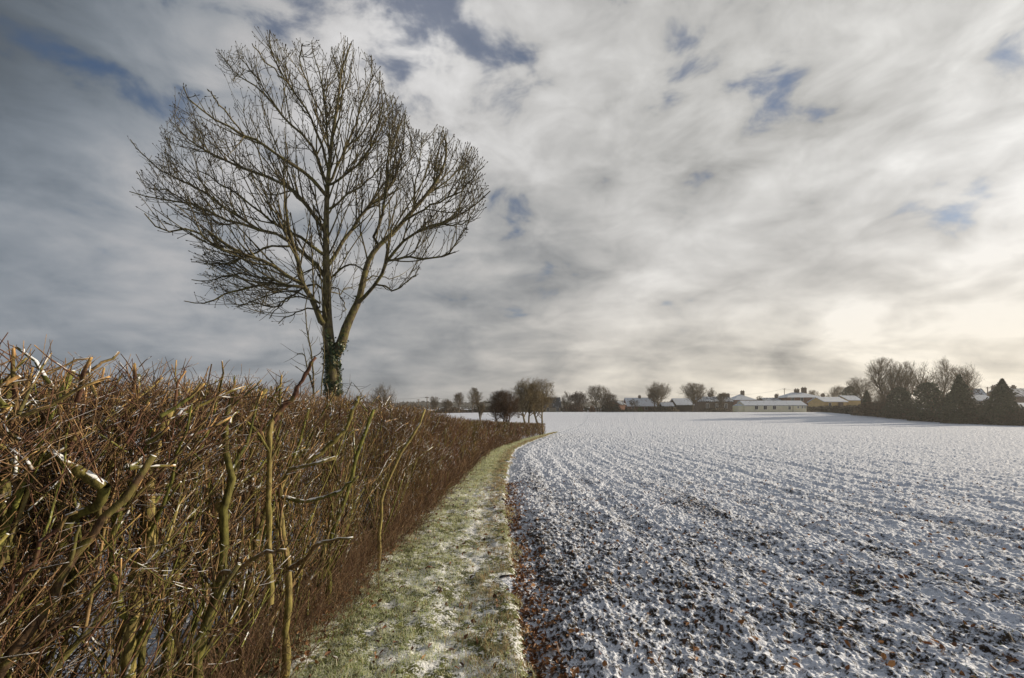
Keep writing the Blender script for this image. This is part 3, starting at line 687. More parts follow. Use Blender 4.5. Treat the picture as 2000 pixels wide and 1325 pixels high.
# ------------------------------------------------------------------ the ash tree
def z6(pts): return [(240 + a / 2.2083, 40 + b / 2.2083) for a, b in pts]
TZ = 8.0
LIMBS = [  # trace (detail-picture coordinates), depth change, r0 px, r1 px
    ([(870, 1318), (812, 1195), (772, 1138), (760, 1060), (738, 985), (716, 900), (697, 780), (690, 650)], -.9, 7.0, 1.2),
    ([(772, 1138), (700, 1095), (620, 1045), (520, 1015), (420, 985), (300, 905), (180, 912), (88, 835)], -1.7, 4.2, .9),
    ([(780, 1150), (690, 1138), (560, 1150), (450, 1180), (350, 1222), (258, 1208)], -1.1, 3.4, .8),
    ([(700, 1140), (600, 1110), (480, 1095), (380, 1125), (300, 1120)], -.5, 2.4, .8),
    ([(738, 985), (650, 975), (540, 1020), (420, 1055), (290, 1042)], -.8, 2.4, .8),
    ([(866, 1090), (800, 1025), (700, 940), (590, 905), (450, 860), (310, 800), (150, 765), (28, 742)], .6, 4.6, .9),
    ([(590, 905), (450, 815), (360, 745), (215, 675), (110, 600), (28, 515)], 1.3, 3.0, .9),
    ([(310, 800), (200, 740), (110, 720), (60, 655)], .9, 1.8, .8),
    ([(864, 1010), (800, 960), (690, 900), (560, 800), (430, 710), (320, 640)], -.8, 3.8, .9),
    ([(858, 888), (800, 808), (742, 745), (660, 692), (560, 652), (450, 605), (350, 560), (265, 500), (200, 425)], 1.4, 5.0, .9),
    ([(868, 745), (800, 672), (740, 630), (650, 568), (520, 490), (400, 425), (300, 352), (255, 285)], -1.5, 4.2, .9),
    ([(520, 490), (450, 400), (400, 350), (380, 308)], -1.9, 1.8, .8),
    ([(872, 690), (835, 575), (760, 480), (680, 400), (590, 300), (480, 220), (410, 135)], .9, 3.4, .8),
    ([(680, 400), (580, 255), (520, 180), (486, 122)], 1.3, 1.8, .8),
    ([(885, 640), (850, 520), (800, 400), (720, 280), (660, 180), (627, 40)], -.8, 3.0, .8),
    ([(720, 280), (640, 200), (590, 150), (563, 100)], -1.3, 1.7, .8),
    ([(893, 600), (880, 450), (862, 300), (830, 180), (812, 90)], 1.5, 2.8, .8),
    ([(880, 450), (810, 300), (770, 180), (770, 105)], -1.4, 1.8, .8),
    ([(898, 690), (955, 565), (1000, 470), (1030, 360), (1068, 260), (1075, 165)], 1.0, 3.0, .8),
    ([(955, 565), (1040, 470), (1090, 380), (1108, 300), (1105, 215)], .2, 2.0, .8),
    ([(903, 705), (990, 640), (1060, 560), (1100, 440), (1125, 330)], -1.6, 2.8, .8),
    ([(905, 1030), (952, 948), (1010, 872), (1070, 792), (1140, 735), (1190, 620), (1215, 500), (1215, 390)], 1.4, 4.4, .9),
    ([(897, 812), (960, 755), (1050, 700), (1100, 640), (1140, 590)], -1.5, 2.4, .8),
    ([(905, 1105), (945, 1068), (1000, 1055), (1050, 1085), (1040, 1150)], .4, 2.6, .9),
    ([(850, 1235), (790, 1198), (720, 1200), (660, 1245), (632, 1285)], -.5, 2.0, .8),
    ([(835, 1210), (740, 1170), (640, 1185), (560, 1210), (500, 1232)], .5, 2.2, .8),
        ([(905, 1150), (945, 1200), (955, 1250), (935, 1290)], -.5, 1.6, .7),
    ([(1035, 1130), (1090, 1105), (1150, 1115), (1205, 1095)], .9, 2.0, .7),
    ([(1085, 955), (1110, 862), (1132, 742), (1145, 600), (1162, 450), (1152, 325)], .2, 3.4, .8),
    ([(1220, 862), (1320, 800), (1420, 760), (1500, 700), (1558, 632)], -1.3, 2.6, .8),
    ([(1300, 762), (1400, 690), (1468, 620), (1502, 550)], 1.5, 2.2, .8),
    ([(1240, 840), (1260, 720), (1280, 600), (1290, 495)], 1.4, 2.2, .8),
    ([(1028, 1205), (1092, 1140), (1132, 1060), (1182, 982), (1255, 922), (1352, 880), (1450, 840), (1530, 792), (1582, 732)], -.9, 4.2, .9),
    ([(1150, 1035), (1235, 1022), (1325, 1030), (1410, 1000), (1450, 930), (1488, 895)], -1.6, 2.6, .8),
    ([(1100, 1138), (1172, 1166), (1232, 1122), (1280, 1062)], -.6, 2.2, .8),
    ([(1350, 880), (1430, 880), (1490, 860), (1520, 800)], -1.6, 1.8, .8),
    ([(862, 1160), (800, 1140), (740, 1180), (650, 1235), (560, 1225), (500, 1238)], .9, 2.6, .8),
    ([(866, 1260), (800, 1240), (730, 1270), (668, 1305)], -.3, 2.2, .8),
    ([(890, 1165), (930, 1180), (970, 1150), (1000, 1160)], 1.0, 1.8, .7),
    ([(860, 1080), (810, 1075), (720, 1130), (620, 1180), (590, 1270)], 1.2, 2.0, .8),
]
TRUNK = [(651, 800, 17), (650, 745, 14.5), (648, 700, 14), (642, 660, 12.5), (638.5, 610, 11), (638, 560, 10), (637, 510, 8.5), (637, 450, 7.0), (638, 400, 6.0),
         (640, 357, 5.0), (644, 320, 4.2), (648, 275, 3.5), (654, 235, 3.0), (661, 190, 2.3), (670, 130, 1.6), (685, 85, 1.0)]
RFORK = [(655, 694, 10), (666, 672, 9), (676, 640, 7.6), (689, 611, 6.4), (700, 588, 5.8), (709, 550, 5.0), (722, 505, 4.4), (742, 478, 4), (765, 458, 3.7), (792, 428, 3.3),
         (830, 384, 3.2), (860, 340, 2.5), (872, 300, 1.8), (866, 255, 1.0)]
OUT = z6([(15, 500), (110, 585), (140, 590), (195, 415), (250, 275), (330, 325), (380, 300), (430, 375), (470, 330), (400, 200), (408, 128), (490, 115), (560, 95), (620, 32),
          (670, 90), (720, 130), (770, 97), (812, 78), (850, 105), (880, 145), (910, 100), (955, 75), (1022, 112), (1065, 160), (1112, 205), (1135, 300), (1115, 350),
          (1150, 312), (1218, 382), (1245, 465), (1290, 485), (1370, 455), (1440, 512), (1502, 542), (1562, 622), (1540, 700), (1588, 728), (1535, 825), (1495, 905),
          (1428, 1008), (1330, 1045), (1285, 1065), (1240, 1135), (1170, 1180), (1090, 1165), (1030, 1230), (990, 1300), (930, 1330), (760, 1322), (680, 1315), (625, 1275),
          (600, 1285), (500, 1248), (390, 1238), (250, 1218), (255, 1195), (400, 1165), (290, 1125), (300, 1100), (400, 1085), (285, 1048), (290, 1030), (370, 1010), (240, 935),
          (145, 920), (75, 840), (100, 800), (20, 748), (20, 730), (80, 715), (55, 650), (75, 640), (100, 620)])
def in_poly(px, py, poly):
    c = np.zeros(len(px), bool); j = len(poly) - 1
    for i in range(len(poly)):
        xi, yi = poly[i]; xj, yj = poly[j]
        if yi != yj: c ^= ((yi > py) != (yj > py)) & (px < (xj - xi) * (py - yi) / (yj - yi) + xi)
        j = i
    return c
def build_tree():
    rg = np.random.default_rng(33)
    bx = P(650, TZ)
    root = empty('ash_tree', tuple(bx), 'tall bare leafless tree with ivy on its lower trunk standing behind the hedge', 'tree'); off = bx
    bark = (.085, .075, .048)
    def traced(tr, K, z0=TZ, dz=0):
        a = np.array(tr, float); n = len(a); zz = z0 + dz * np.linspace(0, 1, n) ** 1.2
        Pt = resample([P(q[0], zz[i], q[1]) for i, q in enumerate(a)], K); return Pt
    def radii(tr, K): return np.interp(np.linspace(0, 1, K), np.linspace(0, 1, len(tr)), [q[2] for q in tr]) * TZ / FPX
    tp = traced([(651, 990, 17)] + TRUNK, 40); tr_ = radii([(651, 990, 19)] + TRUNK, 40)
    tube_obj('trunk', [(tp[None], tr_[None], 14, np.array([[.13, .115, .075]]))], M_TREE, root, off)
    fp = traced(RFORK, 30, TZ, .5); fr = radii(RFORK, 30)
    tube_obj('limb', [(fp[None], fr[None], 12, np.array([[.105, .09, .058]]))], M_TREE, root, off)
    L0, L0r = [resample(tp[10:], 14), resample(fp[6:], 14)], [np.interp(np.linspace(0, 1, 14), np.linspace(0, 1, 30), tr_[10:]), np.interp(np.linspace(0, 1, 14), np.linspace(0, 1, 24), fr[6:])]
    allp = [tp, fp]
    for tr, dz, a, b in LIMBS:
        q = z6(tr)
        # start from the nearest already placed wood so the limb is attached in depth too
        best = min(((abs(p[0] / p[1] * FPX + 1000 - q[0][0]) + abs(HOR - (p[2] - CAMZ) / p[1] * FPX - q[0][1]), p[1]) for L in allp for p in L))
        zs = best[1]
        # root the limb in the wood it grows from: the nearest point a little lower down
        cand = [(math.hypot(p[0] / p[1] * FPX + 1000 - q[0][0], (HOR - (p[2] - CAMZ) / p[1] * FPX - q[0][1] - 6)), p[0] / p[1] * FPX + 1000, HOR - (p[2] - CAMZ) / p[1] * FPX, p[1])
                for L in allp for p in L if HOR - (p[2] - CAMZ) / p[1] * FPX > q[0][1] - 2]
        cb = min(cand)
        if 2 < cb[0] < 34: q = [(cb[1], cb[2])] + list(q); zs = cb[3]
        Pt = traced(q, 14, zs, dz - (zs - TZ) if abs(dz) > .7 else dz * .5)
        Pt[2:] += rg.normal(0, .012, (12, 3))
        Rd = np.linspace(a, b, 14) * TZ / FPX * .92
        allp.append(Pt); L0.append(Pt); L0r.append(Rd)
        tube_obj('limb', [(Pt[None], Rd[None], 7, pick(rg, 1, [bark, (.10, .088, .055)], .1))], M_TREE, root, off)
    L0, L0r = np.array(L0), np.array(L0r)
    def inside(p):
        px = p[:, 0] / p[:, 1] * FPX + 1000; py = HOR - (p[:, 2] - CAMZ) / p[:, 1] * FPX
        q = 14 * pn(px / 18, py / 18, 5) + 10 * pn(px / 7, py / 7, 6)
        return in_poly(px + q, py + q, OUT) & (np.abs(p[:, 1] - TZ) < 3.2)
    b_out = lambda s: (0, 0, s)
    A, Ar = clip(*grow(rg, L0, L0r, 430, .12, 1, (14, 36), (.5, 1.7), 10, .62, .35, .016, .0052, .065, .07, bias=(0, 0, .5)), inside, .45)
    B, Br = clip(*grow(rg, np.concatenate([A, L0[:, ::1][:, :9] if False else A]), np.concatenate([Ar, Ar]), 1450, .10, 1, (18, 42), (.18, .72), 7, .7, .5, .009, .0046, .08, .08, bias=(0, 0, .4)), inside, .6)
    C, Cr = clip(*grow(rg, np.concatenate([B, B]), np.concatenate([Br, Br]), 3500, .12, 1, (25, 60), (.05, .24), 4, .8, .75, .0062, .0040, .13, .12), inside, .7)
    C2, C2r = clip(*grow(rg, L0, L0r, 900, .3, 1, (35, 70), (.08, .3), 5, .5, .6, .006, .0036, .16, .14), inside, .1)
    # fat terminal buds
    e = np.concatenate([B[:, -1], C[:, -1], C2[:, -1]]); dd = nrm(np.concatenate([B[:, -1] - B[:, -2], C[:, -1] - C[:, -2], C2[:, -1] - C2[:, -2]]) + 1e-9)
    bud = np.stack([e, e + dd * .012, e + dd * .028], 1); budr = np.tile(np.array([.0042, .0075, .003]), (len(e), 1))
    tube_obj('crown', [(A, Ar, 5, pick(rg, len(A), [bark, (.11, .095, .06)], .15)), (B, Br, 4, pick(rg, len(B), [bark, (.085, .075, .055)], .15)),
                       (C, Cr, 3, pick(rg, len(C), [(.06, .05, .038)], .15)), (C2, C2r, 3, pick(rg, len(C2), [(.08, .068, .05)], .15)),
                       (bud, budr, 4, np.array([.04, .033, .028]))], M_TREE_TWIG, root, off)
    # ivy
    N = 9000; q = rg.uniform(0, 1, N); fork = rg.uniform(0, 1, N) < .22
    i = (3 + q ** .9 * 13).astype(int); c = tp[np.clip(i, 0, 39)] + (tp[np.clip(i + 1, 0, 39)] - tp[np.clip(i, 0, 39)]) * rg.uniform(0, 1, N)[:, None]; rr = tr_[np.clip(i, 0, 39)]
    j = (q * 8).astype(int); c2 = fp[j] + (fp[j + 1] - fp[j]) * rg.uniform(0, 1, N)[:, None]
    c = np.where(fork[:, None], c2, c); rr = np.where(fork, fr[j], rr)
    a = rg.uniform(0, 2 * np.pi, N); out = np.stack([np.cos(a), np.sin(a), 0 * a], -1)
    keep = (pn(a * 1.3, c[:, 2] * 2.2, 81) + .30 - .75 * sstep(c[:, 2], 2.3, 3.4) - .9 * (c[:, 2] < 1.98 + .0 * a) * (np.abs(((a + .2 + np.pi) % (2 * np.pi)) - np.pi) < 1.9)) > 0
    c, rr, out, N = c[keep], rr[keep], out[keep], int(keep.sum())
    pos_ = c + out * (rr + rg.uniform(.0, .05, N) * (1 + .8 * (rg.uniform(0, 1, N) < .1)))[:, None] + rg.normal(0, .02, (N, 3)) * [0, 0, 1]
    n = nrm(out + .5 * rg.normal(size=(N, 3))); u = nrm(np.cross(n, rg.normal(size=(N, 3)))); v = np.cross(n, u); s = rg.uniform(.011, .024, N)[:, None]
    pts = [-u, v * .9, u * 1.2, -v * .9]
    V = np.stack([pos_ + p * s for p in pts], 1).reshape(-1, 3); k = np.arange(N)[:, None] * 4
    mesh_np('ivy', V, k + np.arange(4), None, M_IVY, root, False, {'col': np.repeat(pick(rg, N, [(.035, .06, .02), (.05, .075, .028), (.10, .10, .05), (.02, .04, .02)], .2), 4, 0)}, off=off)
    # whippy shoots rising from the hedge beside the trunk: a small sapling
    sp = P(612, 7.3); sr = empty('sapling', tuple(sp), 'thin bare sapling with upright shoots just left of the ivy covered trunk', 'sapling')
    tr = [([(612, 900), (612, 760), (610, 700), (602, 660), (596, 600), (604, 560)], 2.6, .7), ([(612, 760), (600, 720), (590, 690), (580, 692)], 1.8, .8),
          ([(628, 900), (628, 750), (634, 690), (628, 640)], 2, .7), ([(608, 735), (590, 725), (577, 715)], 1.2, .6), ([(606, 700), (625, 690), (635, 665)], 1.1, .5),
          ([(640, 900), (652, 760), (672, 745), (683, 750)], 1.3, .5), ([(680, 900), (676, 770), (690, 745), (700, 760), (712, 785)], 1.5, .5)]
    PP = np.array([resample([P(a_, 7.3, b_) for a_, b_ in q_], 9) for q_, _, _ in tr]); RR = np.array([np.linspace(a_, b_, 9) for _, a_, b_ in tr]) * 7.3 / FPX
    G, Gr = grow(rg, PP, RR, 60, .45, 1, (25, 60), (.1, .35), 5, .5, .5, .006, .003, .08, .12)
    tube_obj('shoots', [(PP, RR, 5, pick(rg, len(PP), [bark], .1)), (G, Gr, 4, pick(rg, len(G), [bark], .1))], M_TREE_TWIG, sr, sp)
build_tree()

# ------------------------------------------------------------------ far trees
TREES_GROUP = 'bare trees round the far side of the field'
FARC = [(.13, .105, .07), (.15, .12, .08), (.11, .09, .065)]
def bare_tree(name, px, Y, ytop, wpx, label, seed, stems=1, crown0=.3, up=.07, ang=(25, 55), dens=1.0, cols=None, rt=None, lean=0, group=TREES_GROUP, fan=False, cat='tree', round_=1.0):
    rg = np.random.default_rng(seed); b = P(px, Y); H = P(px, Y, ytop)[2] - b[2]; W = wpx / FPX * Y / 2
    root = empty(name, tuple(b), label, cat, group)
    cols = cols or FARC; rt = rt or max(.006, Y / FPX * .095)
    r0 = H * .022
    tr, trr = [], []
    K = 8
    for s in range(stems):
        a = (s - (stems - 1) / 2) * .15 if stems > 1 else 0
        d = nrm(np.array([a + lean, rg.normal(0, .1), 1.0])); p = np.array([a * W * .7, rg.normal(0, W * .15) if stems > 1 else 0, -.1]); q = [p]
        for k in range(1, K):
            d = nrm(d + rg.normal(0, .07, 3) * [1, 1, .3]); p = p + d * H * .82 / (K - 1); q.append(p)
        tr.append(q); trr.append(np.linspace(r0, r0 * .25, K) * (1 if s == 0 else rg.uniform(.6, .95)))
    T, Tr = np.array(tr), np.array(trr)
    zc, hz = H * (crown0 + 1) / 2, H * (1 - crown0) / 2
    def inside(p):
        rr = ((p[:, 0] - lean * p[:, 2]) / W) ** 2 + (p[:, 1] / W) ** 2
        wz = np.abs((p[:, 2] - zc) / hz) ** (2 * round_)
        return (rr + wz < 1 + .8 * pn(np.arctan2(p[:, 1], p[:, 0]) * 2 + seed, p[:, 2] * 6 / H, seed % 50) + .5 * pn(p[:, 0] * 14 / H, p[:, 2] * 14 / H, seed % 30)) & (p[:, 2] > crown0 * H * .7)
    n = dens
    lw = np.array([.7, 1.5]) * W; ang = (ang[0] + 6, ang[1] + 12)
    A, Ar = clip(*grow(rg, T, Tr, int(32 * n * stems ** .5), max(.18, crown0 * .8), 1, ang, tuple(lw), 7, .6, .35, None, rt, up, .09), inside, .05)
    B, Br = clip(*grow(rg, np.concatenate([A, A]), np.concatenate([Ar, Ar]), int(240 * n), .15, 1, ang, (.25 * W, .75 * W), 6, .6, .4, None, rt, up, .11), inside, .05)
    C, Cr = clip(*grow(rg, B, Br, int(1200 * n), .15, 1, ang, (.12 * W, .4 * W), 4, .7, .5, rt * 1.3, rt * .8, up, .13), inside, .05)
    D, Dr = clip(*grow(rg, C, Cr, int(2000 * n), .2, 1, ang, (.06 * W, .22 * W), 3, .8, .5, rt, rt * .6, up, .13), inside, .05)
    tube_obj('trunk', [(T, Tr, 7, pick(rg, len(T), cols, .1))], M_FAR_BARK, root)
    tube_obj('crown', [(A, Ar, 4, pick(rg, len(A), cols, .15)), (B, Br, 3, pick(rg, len(B), cols, .15)), (C, Cr, 3, pick(rg, len(C), cols, .2)), (D, Dr, 3, pick(rg, len(D), cols, .2))], M_FAR_BARK, root)
    return root
def leafy(rg, N, shape_fn, s, cols, jit=.25):
    """cloud of leaf-clump faces: shape_fn(rg,N) gives points and outward directions"""
    p, out = shape_fn(rg, N); N = len(p)
    n = nrm(out + .7 * rg.normal(size=(N, 3))); u = nrm(np.cross(n, rg.normal(size=(N, 3)))); v = np.cross(n, u); k = (s * rg.uniform(.5, 1.3, N))[:, None]
    V = np.stack([p - u * k, p + v * k * .6, p + u * k * 1.1, p - v * k * .6], 1).reshape(-1, 3)
    return V, (np.arange(N)[:, None] * 4 + np.arange(4)), np.repeat(pick(rg, N, cols, jit), 4, 0)
EVERG = [(.045, .062, .034), (.034, .05, .030), (.060, .072, .04), (.028, .04, .025)]
def conifer(px, Y, ytop, wpx, label, seed, taper=.9, base0=.02, name='conifer', cols=EVERG, group='dark conifers along the right hand boundary'):
    rg = np.random.default_rng(seed); b = P(px, Y); H = P(px, Y, ytop)[2] - b[2]; W = wpx / FPX * Y / 2
    root = empty(name, tuple(b), label, 'tree', group)
    def shp(rg, N):
        t = rg.uniform(0, 1, N) ** 1.3; a = rg.uniform(0, 2 * np.pi, N)
        prof = (1 - t) ** taper * (.75 + .5 * sstep(t, 0, .25)) * (1 + .6 * pn(a * 1.6 + seed, t * 5, seed % 40) + .55 * pn(a * 3, t * 16, 7))
        rad = W * prof * (1 - .5 * rg.uniform(0, 1, N) ** 2.5) + .05
        p = np.stack([np.cos(a) * rad, np.sin(a) * rad, base0 * H + t * H * (1 - base0)], -1)
        return p, np.stack([np.cos(a), np.sin(a), .35 + 0 * a], -1)
    V, q, C = leafy(rg, 6500, shp, H * .020 + .04, cols)
    mesh_np('crown', V, q, None, M_CONIFER, root, False, {'col': C})
    tube_obj('trunk', [(np.array([[[0, 0, -.1], [0, 0, H * .5], [0, 0, H * .95]]]), np.array([[H * .02, H * .012, .02]]), 6, np.array([.06, .045, .035]))], M_FAR_BARK, root)
def shrub(px, Y, ytop, wpx, label, seed, cols, name='shrub', n=1500, group='shrubs and bushes round the village gardens', cat='shrub', s=None):
    rg = np.random.default_rng(seed); b = P(px, Y); H = P(px, Y, ytop)[2] - b[2]; W = wpx / FPX * Y / 2
    root = empty(name, tuple(b), label, cat, group)
    def shp(rg, N):
        d = nrm(rg.normal(size=(N, 3))); d[:, 2] = np.abs(d[:, 2]); a = np.arctan2(d[:, 1], d[:, 0])
        r = rg.uniform(.35, 1, N) ** .6 * (1 + .4 * pn(a * 1.5 + seed, d[:, 2] * 3, seed % 30))
        return d * r[:, None] * [W, W, H], d
    V, q, C = leafy(rg, n, shp, s or H * .045 + .05, cols)
    mesh_np('foliage', V, q, None, M_CONIFER, root, False, {'col': C})
    t = np.array([[[0, 0, -.1], [W * .1, 0, H * .3], [W * .35, 0, H * .75]], [[0, 0, -.1], [-W * .1, 0, H * .3], [-W * .3, .1, H * .7]]])
    tube_obj('stem', [(t, np.tile([.05, .04, .02], (2, 1)) * H / 2.5, 5, np.array([.08, .06, .045]))], M_FAR_BARK, root)
def hedge_row(pts, h, w, label, seed, cols, n, s, name='hedge', twiggy=False):
    """low boundary hedge following ground points (X, Y); h, w may vary along it"""
    rg = np.random.default_rng(seed); pts = np.array(pts, float); c = pts.mean(0)
    root = empty(name, (c[0], c[1], float(gz(c[0], c[1]))), label, 'hedge')
    t = rg.uniform(0, 1, n) * (len(pts) - 1) * .999; k = t.astype(int); f = (t - k)[:, None]; base = pts[k] * (1 - f) + pts[k + 1] * f
    hh = np.interp(t, np.arange(len(pts)), np.broadcast_to(h, len(pts))); dirn = nrm(pts[k + 1] - pts[k]); nr = np.stack([-dirn[:, 1], dirn[:, 0]], -1)
    top = hh * (1 + .22 * pn(base[:, 0] / 4, base[:, 1] / 4, seed % 30) + .15 * pn(base[:, 0] / 1.1, base[:, 1] / 1.1, 5))
    z = rg.uniform(0, 1, n) ** .8 * top; o = rg.uniform(-1, 1, n); xy = base + nr * (o * w * (1 - .3 * z / hh))[:, None]
    p = np.stack([xy[:, 0], xy[:, 1], gz(xy[:, 0], xy[:, 1]) + z], -1)
    out = np.concatenate([nr * np.sign(o)[:, None], (z / hh)[:, None]], 1)
    V, q, C = leafy(rg, n, lambda r_, N: (p, out), s, cols)
    mesh_np('foliage', V, q, None, M_CONIFER, root, False, {'col': C}, off=np.array(root.location))

# ------------------------------------------------------------------ buildings
def house(name, label, px0, px1, Y, yeave, yridge, depth, wall, roof, rot=0, hip=False, chim=(), wins=(), group=None, cat='house', gable_out=.3, chmat=None, door=None, sink=1.2):
    """long side faces the camera unless rot turns it; px0-px1 is its width, rows give eaves and ridge"""
    pc = (px0 + px1) / 2; X = (pc - 1000) / FPX * Y; w = (px1 - px0) / FPX * Y; g = float(gz(X, Y))
    he = P(pc, Y, yeave)[2] - g; hr = P(pc, Y, yridge)[2] - g
    root = empty(name, (X, Y, g), label, cat, group, R_(rot)); x0, x1 = -w / 2, w / 2; d = depth
    b = MB()
    if hip: b.box(x0, x1, 0, d, -sink, he)
    else:
        b.poly([(x0, 0, -sink), (x1, 0, -sink), (x1, d, -sink), (x0, d, -sink), (x0, 0, he), (x1, 0, he), (x1, d, he), (x0, d, he), (x0, d / 2, hr - .05), (x1, d / 2, hr - .05)],
               [(0, 1, 5, 4), (2, 3, 7, 6), (3, 0, 4, 8, 7), (1, 2, 6, 9, 5), (4, 5, 9, 8), (6, 7, 8, 9)])
    b.build('wall', wall, root)
    e = .35; r = MB(); th = .18; sl = (hr - he) / (d / 2); ze = he - e * sl
    if hip:
        i = d / 2
        r.poly([(x0 - e, -e, he - .02), (x1 + e, -e, he - .02), (x1 + e, d + e, he - .02), (x0 - e, d + e, he - .02), (x0 + i, d / 2, hr), (x1 - i, d / 2, hr)],
               [(0, 1, 5, 4), (1, 2, 5), (2, 3, 4, 5), (3, 0, 4), (3, 2, 1, 0)])
    else:
        for (ya, yb) in ((-e, d / 2), (d + e, d / 2)):
            g0, g1 = x0 - gable_out, x1 + gable_out
            v = [(g0, ya, ze + .03), (g1, ya, ze + .03), (g1, yb, hr + .03), (g0, yb, hr + .03)]; v += [(a, b_, c + th) for a, b_, c in v]
            r.poly(v, [(0, 3, 2, 1), (4, 5, 6, 7), (0, 1, 5, 4), (1, 2, 6, 5), (2, 3, 7, 6), (3, 0, 4, 7)])
    ro = r.build('roof', roof, root)
    for (cx, ytop, cw) in chim:
        zc = P(cx, Y + d / 2, ytop)[2] - g; xx = (cx - 1000) / FPX * (Y + d / 2) - X; m = MB(); m.box(xx - cw / 2, xx + cw / 2, d / 2 - .35, d / 2 + .35, he, zc)
        m.box(xx - cw / 2 - .08, xx + cw / 2 + .08, d / 2 - .43, d / 2 + .43, zc + .003, zc + .14)
        for q in (-.25, .25): m.box(xx + q * cw - .12, xx + q * cw + .12, d / 2 - .12, d / 2 + .12, zc + .143, zc + .5)
        m.build('chimney', chmat or M_DARKBRICK, ro)
    for (wx, wy, ww, wh) in wins:
        xx = (wx - 1000) / FPX * Y - X; zz = P(wx, Y, wy)[2] - g; t_ = .07
        f = MB()
        f.box(xx - ww / 2, xx - ww / 2 + t_, -.06, -.003, zz - wh / 2, zz + wh / 2); f.box(xx + ww / 2 - t_, xx + ww / 2, -.06, -.003, zz - wh / 2, zz + wh / 2)
        f.box(xx - ww / 2 + t_, xx + ww / 2 - t_, -.06, -.003, zz + wh / 2 - t_, zz + wh / 2); f.box(xx - ww / 2 - .05, xx + ww / 2 + .05, -.1, -.003, zz - wh / 2 - .06, zz - wh / 2 - .002)
        f.box(xx - .03, xx + .03, -.05, -.003, zz - wh / 2, zz + wh / 2 - t_)
        fo = f.build('window', M_WHITE, root)
        MB().box(xx - ww / 2 + t_, xx + ww / 2 - t_, -.03, -.004, zz - wh / 2, zz + wh / 2 - t_ - .002).build('pane', M_GLASS, fo)
    return root

VG = 'houses of the village beyond the field'
# the cream hut
HY = 140
hut = house('village_hall', 'long low cream boarded hut with a snow covered roof at the field edge', 1456, 1574, HY, 792.5, 783.3, 6.5, M_CREAM, M_ROOFSNOW, -2,
            wins=[(1478, 796.3, 1.0, 1.1), (1495, 796.3, 1.05, 1.1), (1512.5, 796.3, 1.0, 1.1), (1541.5, 796.8, .75, 1.0), (1558, 795.5, .45, .7), (1566, 795.5, .45, .7), (1571, 795.5, .4, .7)],
            cat='hall', gable_out=.15)
sc_ = HY / FPX
m = MB(); w0 = -59 * sc_
m.box(w0 - 9.2 * sc_, w0 - .004, 1.0, 5.2, -1.0, 1.95); m.build('porch', M_CREAM, hut)
m = MB(); m.poly([(w0 - 9.6 * sc_, .8, 1.954), (w0 - .006, .8, 1.954), (w0 - .006, 5.4, 1.954), (w0 - 9.6 * sc_, 5.4, 1.954), (w0 - 9.2 * sc_, 3.1, 2.6), (w0 - .006, 3.1, 2.6)],
                  [(0, 1, 5, 4), (2, 3, 4, 5), (0, 4, 3), (1, 2, 5), (3, 2, 1, 0)]); m.build('porch_roof', M_ROOFSNOW, hut)
MB().box(9.75 - 4.6, 9.83 - 4.6, -.08, -.003, -.3, 2.2).build('drainpipe', M_DARKWOOD, hut)
MB().box(-9.29, 9.29, -.05, -.004, -.6, -.12).build('plinth', M_DARKWOOD, hut)
MB().box(-9.4, 9.4, -.42, -.36, 1.92, 2.02).build('gutter', M_DARKWOOD, hut)

house('stone_house', 'house with a dark slate roof seen through the twin bare trees at the hedge end', 1046, 1095, 160, 795, 776.5, 8, M_STONE, M_SLATE, 0, chim=[(1060, 771, .9)],
      wins=[(1089, 800, 1.0, 1.3), (1070, 800, 1.0, 1.3)], group=VG)
house('stone_house', 'low slate roofed wing of stone beside the twin bare trees', 1012, 1045, 163, 797, 779, 8, M_STONE, M_SLATE, 0, group=VG)
g = house('brick_house', 'brick house with a long snowy roof left of the round bare tree', 1226, 1282, 158, 793, 777.5, 7, M_BRICK, M_ROOFSNOW, 0,
          chim=[(1249, 774.5, .8), (1269, 772, 1.0)], wins=[(1236, 798, 1.0, 1.1), (1262, 798, 1.0, 1.1)], group=VG)
house('brick_cottage', 'small plain brick cottage whose gable points at the field, left of the long snowy roof', 1207, 1224, 154, 790, 783, 5.5, M_BRICK, M_ROOFPART, 38, group=VG)
house('garden_shed', 'small garden shed with a snowy roof between two bare garden trees', 1294, 1315, 150, 793, 787, 3, M_DARKWOOD, M_ROOFSNOW, 0, cat='shed', group='sheds')
house('barn', 'dark barn with a broad snowy roof behind the round bare tree', 1322, 1354, 152, 791, 778.5, 8, M_DARKWOOD, M_ROOFSNOW, 0, cat='barn', chim=[])
house('brick_house', 'dark brick row with two patchy snowy roofs left of the cream hut', 1362, 1432, 160, 784, 775, 7, M_DARKBRICK, M_ROOFPART, 0, chim=[(1386, 771, .9), (1414, 770, 1.6), (1422, 771, .9)],
      wins=[(1382, 793, 1.1, 1.6), (1400, 793, 1.1, 1.6), (1418, 793, 1.1, 1.6)], group=VG)
house('brick_house', 'brick house with hipped roof and one chimney behind the left end of the hut', 1434, 1477, 172, 781.5, 769.5, 8, M_BRICK, M_ROOFSNOW, 0, hip=True,
      chim=[(1450, 765, 1.3)], wins=[(1442, 787, 1.0, 1.3), (1455, 787, 1.0, 1.3)], group=VG)
house('brick_cottage', 'low snowy roofed cottage with one chimney seen over the middle of the hut', 1494, 1536, 168, 783, 777.5, 6, M_DARKBRICK, M_ROOFPART, 0, chim=[(1516, 772, .9)], group=VG)
